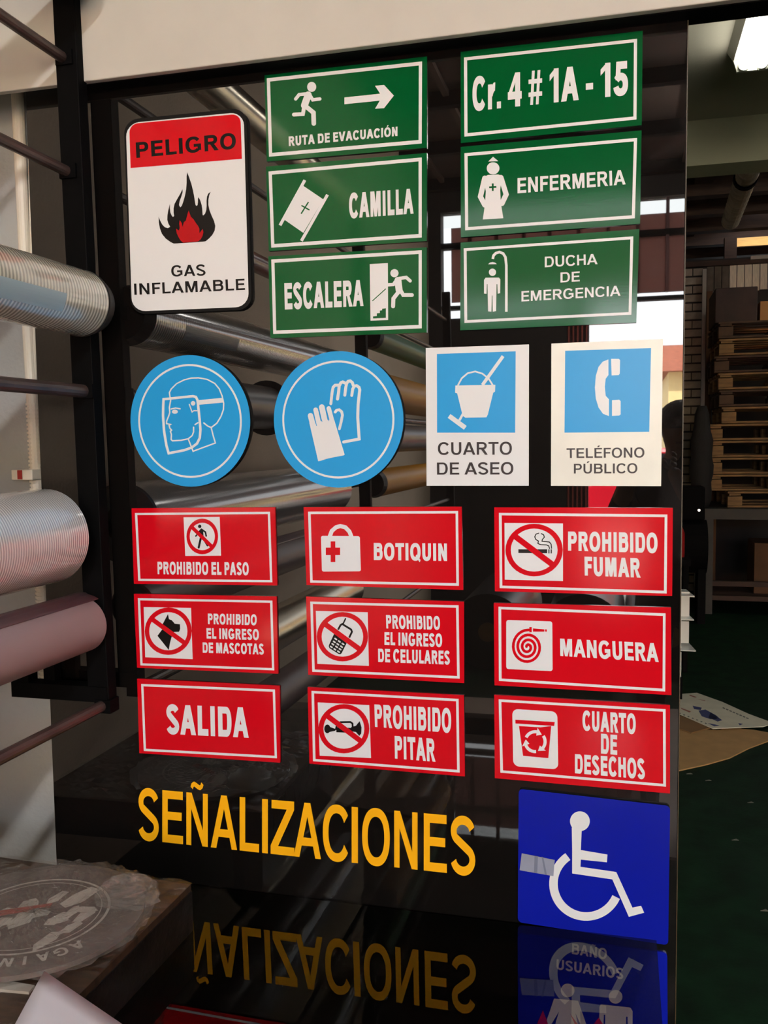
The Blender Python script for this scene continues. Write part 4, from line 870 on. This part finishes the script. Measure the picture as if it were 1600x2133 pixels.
# silver duct
da, db = at_y(1566, 335, 3.7), at_y(1522, 460, 5.6)
du = empty('air_duct', tuple(db), 'dull silver foil duct hanging under the dark roof', 'duct')
mb = MB(); L = db-da
for i in range(26): mb.tube(da+L*(i/26), da+L*((i+1)/26), .058 if i % 2 else .064, 18, .064 if i % 2 else .058, cap=i in (0, 25))
put('foil_hose', mb, mat('duct_foil', (200, 196, 184), .35, metal=.8, noise=.3, nscale=14, bump=.5), du)
put('strap', MB().tube(da+L*.2, da+L*.24, .068, 18).box(da.x+L.x*.22-.01, da.x+L.x*.22+.01, da.y+L.y*.22-.01, da.y+L.y*.22+.01, da.z+L.z*.22, 3.62), STEEL, du)
# bench
YT = 6.6; zt_ = at_y(1500, 1060, YT).z; xt = at_y(1450, 1060, YT).x
tb = empty('work_bench', (xt+1.2, YT+.4, 0), 'dark metal bench carrying the stack of pallets, far right', 'bench')
BENCH = mat('dusty_bench', (40, 38, 32), .6, noise=.3, nscale=8)
put('bench_top', MB().box(xt, xt+3, YT, YT+1.02, zt_-.09, zt_), BENCH, tb)
for x in (xt+.1, xt+2.8):
    for y in (YT+.06, YT+.85): put('leg', MB().box(x-.045, x+.045, y-.04, y+.04, 0, zt_-.09), BENCH, tb)
put('stretcher', MB().box(xt+.06, xt+2.8, YT+.03, YT+.08, at_y(1500, 1222, YT).z, at_y(1500, 1212, YT).z), WOODR, tb)
put('shelf_board', MB().box(xt+.06, xt+2.8, YT+.03, YT+.9, .12, .16), WOODR, tb)
# boxes under bench
CARDB = mat('brown_carton', (96, 66, 40), .8, noise=.15, nscale=10)
def carton(x, y, z, w_, d, h, label, m=CARDB, tape=True):
    e = empty('carton', (x+w_/2, y+d/2, z), label, 'box'); put('box_body', MB().box(x, x+w_, y, y+d, z, z+h), m, e, bevel=.004)
    put('tape', MB().box(x+w_*.46, x+w_*.54, y-.002, y, z+h*.55, z+h-.005), mat('grey_tape', (96, 96, 98), .4), e)
carton(xt+.5, YT+.2, .161, .5, .45, .44, 'brown carton under the dark bench, far right')
carton(at_y(1467, 560, YT+1.0).x+.06, YP-.6, 0, .12, .3, 2.95, 'tall narrow carton beside the pale vertical pipe')
# pallets
PW = mat('pallet_wood', (128, 98, 60), .75, noise=.3, nscale=9, stretch=(1, 6, 6)); PW2 = mat('weathered_pallet_wood', (74, 54, 38), .8, noise=.35, nscale=8)
PH = .142
def bmesh_box(sx_, sy, sz): me = MB().box(-sx_/2, sx_/2, -sy/2, sy/2, -sz/2, sz/2).me(.003); return me
deck = bmesh_box(1.1, .095, .018); blk = bmesh_box(.12, .095, .078); strg = bmesh_box(.095, .9, .018)
for m_ in (deck, strg, blk): m_.materials.append(PW)
d2, b2_, s2 = deck.copy(), blk.copy(), strg.copy()
for m_ in (d2, b2_, s2): m_.materials[0] = PW2
def pallet(x, y, z, rz, old, label):
    e = empty('wooden_pallet', (x, y, z), label, 'pallet', 'pallets stacked on the bench', rz)
    D, B_, S_ = (d2, b2_, s2) if old else (deck, blk, strg)
    def c(name, me, l):
        o = bpy.data.objects.new(name, me); C.objects.link(o); o.parent = e; o.location = l
    for j in range(5): c('deck_board', D, (0, -.40+j*.2, PH-.011))
    for i in (-.49, 0, .49): c('stringer', S_, (i, 0, PH-.030))
    for i in (-.49, 0, .49):
        for j in (-.4, 0, .4): c('block', B_, (i, j, .058))
    for j in (-.4, 0, .4): c('bottom_board', D, (0, j, .0095))
xs_left = [1519, 1476, 1475, 1478, 1476, 1505, 1500, 1496, 1490, 1498, 1494]
names = ['lowest pallet of the stack on the bench', 'second pallet from the bottom of the stack', 'third pallet from the bottom of the stack', 'fourth pallet from the bottom of the stack', 'fifth pallet from the bottom, jutting left',
         'sixth pallet up, set back to the right', 'seventh pallet up the stack on the bench', 'fifth pallet from the top of the stack', 'fourth pallet from the top of the stack', 'third pallet from the top of the stack', 'second pallet from the top of the stack']
for i, pxl in enumerate(xs_left):
    x = at_y(pxl, 1000, YT+.03).x+.55
    pallet(x, YT+.62, zt_+i*(PH+.003), random.uniform(-.02, .02), i in (6, 8, 10), names[i]+', seen past the board')
ZTOP = zt_+len(xs_left)*(PH+.003)
ZTOP_ = ZTOP
carton(at_y(1583, 660, YT+.3).x, YT+.3, ZTOP_, .4, .4, .17, 'tan carton on top of the pallets at the right frame edge', mat('tan_carton', (176, 128, 76), .8))
put('dark_crate', MB().box(at_y(1490, 640, YT+.3).x, at_y(1578, 640, YT+.3).x, YT+.3, YT+.9, ZTOP, ZTOP+.3), mat('dark_brown_crate', (52, 34, 28), .7, noise=.3), bevel=.006, label='dark brown crate on top of the pallet stack', cat='crate', loc=(at_y(1540, 640, YT+.3).x, YT+.6, ZTOP))
# black jacket/bag hanging by the pallets and black machine on the bench end
q = at_y(1466, 880, YT-.1)
mb = MB(); NRr = 12
vs = []
for i in range(NRr+1):
    t = i/NRr; rr = (.085*math.sin(PI*min(1, t*.8+.03))**.6+.02)*(1+.1*math.sin(i*1.9))
    vs += [(q.x+rr*math.cos(a)*.9, YT+.07+rr*.6*math.sin(a), at_y(1462, 845, YT).z*(1-t)+(zt_+.005)*t) for a in [2*PI*k_/14 for k_ in range(14)]]
mb.add(vs, [tuple(range(14)), tuple(range(NRr*14, NRr*14+14))]+[(i*14+j, i*14+(j+1) % 14, (i+1)*14+(j+1) % 14, (i+1)*14+j) for i in range(NRr) for j in range(14)])
put('black_sack', mb, mat('black_cloth', (16, 15, 15), .8, bump=.5, bscale=20), smooth=True, label='black sack hanging in front of the brick pier by the pallets', cat='sack', loc=(q.x, YT+.07, zt_))
q = at_y(1440, 1050, YT-.3)
mc_ = empty('air_compressor', (q.x, YT-.3, 0), 'black machine standing in shadow beside the bench', 'machine')
BKM = mat('black_machine', (9, 9, 10), .8, ior=1.2)
put('tank', MB().tube((q.x-.25, YT-.3, .62), (q.x+.12, YT-.3, .62), .22, 24), BKM, mc_)
put('motor', MB().box(q.x-.2, q.x+.1, YT-.42, YT-.18, .84, 1.12), BKM, mc_, bevel=.02)
put('gauge', MB().tube((q.x+.05, YT-.43, .93), (q.x+.05, YT-.45, .93), .011, 16), mat('chrome_gauge', (220, 220, 220), .15, metal=1), mc_)
for sx_ in (-.2, .08): put('foot', MB().box(q.x+sx_-.03, q.x+sx_+.03, YT-.45, YT-.15, 0, .45), BKM, mc_)
q = at_y(1416, 1160, 4.6)
bt = empty('bottle', (q.x, 4.6, q.z), 'red bottle standing just beyond the board edge', 'bottle')
stool = put('stool', MB().box(q.x-.2, q.x+.06, 4.45, 4.75, q.z-.04, q.z).box(q.x-.17, q.x-.14, 4.5, 4.53, 0, q.z-.04).box(q.x+.02, q.x+.05, 4.5, 4.53, 0, q.z-.04).box(q.x-.17, q.x-.14, 4.68, 4.71, 0, q.z-.04).box(q.x+.02, q.x+.05, 4.68, 4.71, 0, q.z-.04), STEEL, label='dark stool holding the red bottle beyond the board', cat='stool', loc=(q.x, 4.6, 0))
put('bottle_body', MB().tube((q.x, 4.6, q.z), (q.x, 4.6, q.z+.16), .03, 18).tube((q.x, 4.6, q.z+.16), (q.x, 4.6, q.z+.2), .03, 18, .012), mat('red_bottle_plastic', (150, 26, 26), .3), bt)
put('bottle_cap', MB().tube((q.x, 4.6, q.z+.2), (q.x, 4.6, q.z+.225), .014, 14), mat('grey_cap', (150, 148, 144), .4), bt)
# white folded stand
YS = 3.9
ws = empty('display_stand', (at_y(1430, 1420, YS).x, YS, 0), 'white folded display stand with three small shelves beyond the board edge', 'stand')
WS = mat('white_acrylic_stand', (226, 228, 222), .3)
xl = at_y(1380, 1300, YS).x
for (ya, yb3, pxr) in ((1221, 1243, 1447), (1290, 1292, 1446), (1352, 1356, 1450)):
    za_ = at_y(1420, yb3, YS-.12).z; xr = at_y(pxr, yb3, YS-.12).x
    put('shelf', MB().prism([(xl, YS-.12), (xr, YS-.12), (xr-.03, YS+.12), (xl, YS+.12)], za_, za_+.006), WS, ws)
for (pxa, pxb, ya, yb3, dy) in ((1395, 1436, 1232, 1290, -.03), (1395, 1435, 1293, 1340, .0), (1400, 1419, 1290, 1352, -.08), (1404, 1419, 1358, 1410, -.1)):
    a_, b3 = at_y(pxa, ya, YS+dy), at_y(pxb, yb3, YS+dy)
    put('upright_panel', MB().box(a_.x, b3.x, YS+dy, YS+dy+.006, b3.z, a_.z), WS, ws)
put('foot', MB().box(xl, at_y(1419, 1400, YS).x, YS-.12, YS+.12, 0, at_y(1410, 1410, YS-.1).z), STEEL, ws)
# cardboard on the floor
KR = mat('kraft_cardboard', (172, 134, 84), .8, noise=.1, nscale=12); NP = mat('printed_white_card', (206, 202, 180), .7, noise=.08, nscale=12)
def floor_sheet(name, pts, z0, th, m, label):
    ps = [at_z(x, y, z0+th) for x, y in pts]; cx = sum(p.x for p in ps)/len(ps); cy = sum(p.y for p in ps)/len(ps)
    return put(name, MB().prism([(p.x, p.y) for p in ps], z0, z0+th), m, label=label, cat='cardboard', loc=(cx, cy, z0))
floor_sheet('cardboard_sheet', [(1340, 1530), (1409, 1518), (1500, 1520), (1526, 1510), (1546, 1518), (1570, 1520), (1625, 1530), (1600, 1543), (1560, 1558), (1520, 1578), (1470, 1592), (1410, 1605), (1340, 1615)], .001, .006, KR, 'large torn brown cardboard sheet on the green floor')
floor_sheet('cardboard_sheet', [(1340, 1480), (1409, 1487), (1480, 1515), (1440, 1526), (1400, 1512), (1340, 1500)], .008, .006, mat('darker_kraft', (124, 92, 54), .8, noise=.1), 'small darker brown cardboard piece between the other sheets')
ps = floor_sheet('printed_card', [(1340, 1436), (1409, 1446), (1452, 1443), (1505, 1462), (1560, 1487), (1612, 1506), (1590, 1513), (1485, 1517), (1409, 1484), (1340, 1470)], .016, .004, NP, 'pale printed card with blue logo lying on the floor')
BLP = mat('blue_card_ink', (52, 62, 110), .7); RDP = mat('red_card_ink', (150, 90, 74), .7); BKP = mat('grey_card_ink', (96, 98, 90), .7)
def ink(lst, m, nm):
    mb = MB()
    for l in lst: mb.add([at_z(x, y, .0206) for x, y in l], [tuple(range(len(l)))])
    me = mb.me(); me.transform(Matrix.Translation(-ps.location)); o = bpy.data.objects.new(nm, me); me.materials.append(m); C.objects.link(o); o.parent = ps; o['kind'] = 'stuff'
rk = random.Random(5)
ink([[(1443, 1470), (1462, 1474), (1460, 1479), (1446, 1477)], [(1455, 1480), (1470, 1478), (1492, 1490), (1500, 1497), (1480, 1498), (1462, 1492)], [(1480, 1484), (1505, 1500), (1495, 1503), (1475, 1494)], [(1474, 1506), (1500, 1511), (1488, 1513)], [(1538, 1506), (1548, 1508), (1541, 1511)]], BLP, 'blue_logo')
ink([[(1437, 1447), (1452, 1452), (1448, 1453), (1436, 1449)], [(1450, 1456), (1470, 1459), (1468, 1460)], [(1418, 1474), (1440, 1482), (1436, 1484), (1420, 1477)]], RDP, 'red_print')
ink([[(1506+i*7, 1473+i*3), (1511+i*7, 1475+i*3), (1510+i*7, 1477+i*3), (1505+i*7, 1475+i*3)] for i in range(8)]+[[(1415+i*9, 1484+i*3.5), (1419+i*9, 1485.5+i*3.5), (1417+i*9, 1487+i*3.5), (1414+i*9, 1486+i*3.5)] for i in range(7)], BKP, 'grey_print')
for (x, y, lb) in ((1436, 1612, 'tiny pale scrap on the green floor just in front of the brown cardboard'), (1563, 1672, 'pale scrap on the green floor nearest the right frame edge, before the cardboard'), (1475, 1626, 'faint scrap on the floor below the middle of the cardboard sheet'),
                   (1531, 1750, 'single scrap midway down the bare green floor'), (1592, 1897, 'lowest pale scrap on the green floor, at the right frame edge')):
    p = at_z(x, y, 0); put('floor_scrap', MB().prism([(p.x-.012, p.y-.006), (p.x+.014, p.y-.002), (p.x+.006, p.y+.01)], .0005, .002), mat('pale_scrap', (110, 108, 96), .8),
        label=lb, cat='scrap', group='scraps on the floor', loc=(p.x, p.y, .0005))

# ------------------------------------------------------------------ behind the camera: mat, big rolls, vehicle, photographer
pts = [mir_z(x, y, .01) for x, y in ((642, 1590), (650, 1620), (670, 1645), (700, 1668), (740, 1682), (1080, 1735), (1420, 1790))]
bk = [(v.x, v.y) for v in pts]+[(1.2, -3.6), (bk_x := -1.2, -3.6)]
put('floor_mat', MB().prism(bk, .001, .012), mat('grey_brown_mat', (142, 124, 112), .7, noise=.1), label='grey-brown mat with a rounded corner, seen reflected low in the board', cat='mat', loc=(0, -2.6, .001))
DRM = mat('black_roll_wrap', (46, 46, 46), .3, noise=.2, nscale=5)
for pxc, lb in ((1016, 'leftmost big dark roll lying on the floor, seen reflected'), (1215, 'middle big dark roll lying on the floor, seen reflected'), (1398, 'rightmost big dark roll lying on the floor, seen reflected')):
    t_ = mir_y(pxc, 1237, -4.3); r = t_.z/2
    e = empty('large_roll', (t_.x, -4.9, 0), lb, 'roll', 'big rolls on the floor')
    o = put('wrap', MB().tube((t_.x, -4.3, r), (t_.x, -5.5, r), r, 40), DRM, e); smooth_by_angle(o)
    put('core', MB().tube((t_.x, -4.29, r), (t_.x, -4.301, r), r*.25, 24), CARDM, e)
# red car outside
cx, cy = -.6, -11.5
car = empty('car', (cx+1.2, cy, -.02), 'red car parked outside the gate, seen reflected', 'car')
CR = mat('red_car_paint', (200, 20, 40), .25, coat=1)
prof = [(-2.0, .35), (-2.05, .75), (-1.5, .88), (-1.0, .95), (-.55, 1.38), (.75, 1.42), (1.35, 1.0), (1.95, .92), (2.05, .4)]
put('body', MB().prism([(cx+1.2+x, z) for x, z in prof], cy-.8, cy+.8, 'y'), CR, car, bevel=.05)
put('side_window', MB().prism([(cx+1.2+x, z) for x, z in ((-.85, .98), (-.5, 1.32), (.7, 1.34), (1.15, 1.0))], cy+.80, cy+.812, 'y'), mat('car_glass', (30, 34, 38), .1), car)
for x in (-1.3, 1.3):
    t = put('wheel', MB().tube((cx+1.2+x, cy+.62, .3), (cx+1.2+x, cy+.83, .3), .32, 28), mat('tyre_rubber', (20, 20, 20), .8), car)
    put('hubcap', MB().tube((cx+1.2+x, cy+.83, .3), (cx+1.2+x, cy+.84, .3), .19, 20), mat('hub_silver', (200, 200, 200), .3, metal=.8), t)
put('headlamp', MB().prism([(cx-.82, .62), (cx-.82, .8), (cx-.45, .84), (cx-.5, .66)], cy+.8, cy+.815, 'y'), mat('pale_headlamp', (220, 210, 190), .2), car)

def skinned(name, V, E_, R_, m, parent, lvl=2):
    me = bpy.data.meshes.new(name); me.from_pydata([tuple(v) for v in V], E_, []); o = bpy.data.objects.new(name, me); C.objects.link(o)
    sk = o.modifiers.new('s', 'SKIN'); sl = me.skin_vertices[0].data
    for i, r in enumerate(R_): sl[i].radius = (r, r) if not isinstance(r, tuple) else r; sl[i].use_root = i == 0
    su = o.modifiers.new('u', 'SUBSURF'); su.levels = su.render_levels = lvl
    dg = bpy.context.evaluated_depsgraph_get(); dg.update(); m2 = bpy.data.meshes.new_from_object(o.evaluated_get(dg)); bpy.data.objects.remove(o)
    m2.materials.clear()
    for x in (m if isinstance(m, list) else [m]): m2.materials.append(x)
    return link(name, m2, None, parent, smooth=True)
SKIN = mat('skin', (168, 120, 94), .55); HAIR = mat('black_hair', (18, 15, 14), .5, bump=.6, bscale=80); SHIRT = mat('dark_shirt', (34, 30, 34), .8, bump=.2); JEAN = mat('dark_jeans', (30, 34, 48), .8)
bx_, by_ = .22, -2.12
ph = empty('person', (bx_, by_, 0), 'person in a dark shirt holding up a phone, seen reflected at the right', 'person')
V = [(bx_, by_, .92), (bx_, by_, 1.08), (bx_, by_, 1.22), (bx_, by_, 1.36), (bx_, by_, 1.42), (bx_, by_+.01, 1.47), (bx_, by_+.02, 1.53), (bx_, by_+.015, 1.60),
     (bx_-.17, by_, 1.33), (bx_-.24, by_+.10, 1.20), (bx_-.20, by_+.30, 1.34), (bx_-.17, by_+.38, 1.42),
     (bx_+.17, by_, 1.33), (bx_+.21, by_+.06, 1.12), (bx_+.02, by_+.28, 1.28), (bx_-.05, by_+.37, 1.40),
     (bx_-.09, by_, .86), (bx_-.10, by_+.01, .48), (bx_-.10, by_-.02, .09), (bx_-.10, by_+.12, .035),
     (bx_+.09, by_, .86), (bx_+.10, by_+.01, .48), (bx_+.10, by_-.02, .09), (bx_+.10, by_+.12, .035)]
Ed = [(0, 1), (1, 2), (2, 3), (3, 4), (4, 5), (5, 6), (6, 7), (3, 8), (8, 9), (9, 10), (10, 11), (3, 12), (12, 13), (13, 14), (14, 15), (0, 16), (16, 17), (17, 18), (18, 19), (0, 20), (20, 21), (21, 22), (22, 23)]
Rr = [.15, .14, .145, .13, .06, .055, .085, .07, .06, .048, .034, .026, .06, .048, .034, .026, .095, .062, .042, .032, .095, .062, .042, .032]
body = skinned('body', V, Ed, Rr, [SHIRT, JEAN, SKIN], ph)
for p in body.data.polygons:
    z = p.center.z; x = p.center.x; y = p.center.y
    p.material_index = 2 if z > 1.43 or (y > .24 and z > 1.2) else (1 if z < .93 else 0)
hc = Vector((bx_, by_+.02, 1.545))
mb = MB(); vs = []
for i in range(9):
    th = PI*.52*i/8
    vs += [(hc.x+.094*math.sin(th)*math.cos(a), hc.y-.012+.105*math.sin(th)*math.sin(a), hc.z+.105*math.cos(th)+.005) for a in [2*PI*k_/20 for k_ in range(20)]]
mb.add(vs, [(i*20+j, i*20+(j+1) % 20, (i+1)*20+(j+1) % 20, (i+1)*20+j) for i in range(8) for j in range(20)])
h_ = put('hair', mb, HAIR, ph, smooth=True)
put('nose', MB().add([(hc.x-.014, hc.y+.085, hc.z-.03), (hc.x+.014, hc.y+.085, hc.z-.03), (hc.x, hc.y+.115, hc.z-.03), (hc.x, hc.y+.085, hc.z+.02)], [(0, 1, 3), (1, 2, 3), (2, 0, 3), (0, 2, 1)]), SKIN, ph)
for sx_ in (-.032, .032):
    put('eye', MB().tube((hc.x+sx_, hc.y+.078, hc.z+.012), (hc.x+sx_, hc.y+.09, hc.z+.012), .010, 12), mat('eye_dark', (30, 22, 20), .2), ph)
    put('ear', MB().tube((hc.x+sx_*2.6, hc.y, hc.z-.005), (hc.x+sx_*2.85, hc.y, hc.z-.005), .024, 12), SKIN, ph)
put('mouth', MB().box(hc.x-.022, hc.x+.022, hc.y+.075, hc.y+.088, hc.z-.06, hc.z-.052), mat('lips', (130, 70, 64), .5), ph)
for hand in ((bx_-.17, by_+.38, 1.42, -1), (bx_-.05, by_+.37, 1.40, 1)):
    x, y, z, s_ = hand
    for f_i in range(5):
        ln = (.045, .07, .078, .072, .058)[f_i]; oz = f_i*.017
        if f_i == 0: pv = [(x, y, z), (x-s_*.02, y+.02, z+.01), (x-s_*.03, y+.05, z+.03)]
        else: pv = [(x, y, z+.005), (x+s_*.01, y+ln*.5, z+oz-.02), (x-s_*.004, y+ln*.95, z+oz-.012)]
        skinned('finger', pv, [(0, 1), (1, 2)], [.011, .009, .007], SKIN, ph, 1)
phn = empty('mobile_phone', (CAM.x+.045, CAM.y-.055, CAM.z-.09), 'dark phone held up by the person, taking this photograph', 'phone')
put('phone_body', MB().box(CAM.x-.012, CAM.x+.05, CAM.y-.06, CAM.y-.052, CAM.z-.10, CAM.z+.02), mat('phone_black', (16, 16, 18), .2), phn, bevel=.003)
put('screen', MB().box(CAM.x-.008, CAM.x+.046, CAM.y-.0608, CAM.y-.06, CAM.z-.085, CAM.z+.005), mat('phone_screen', (60, 62, 66), .1), phn)
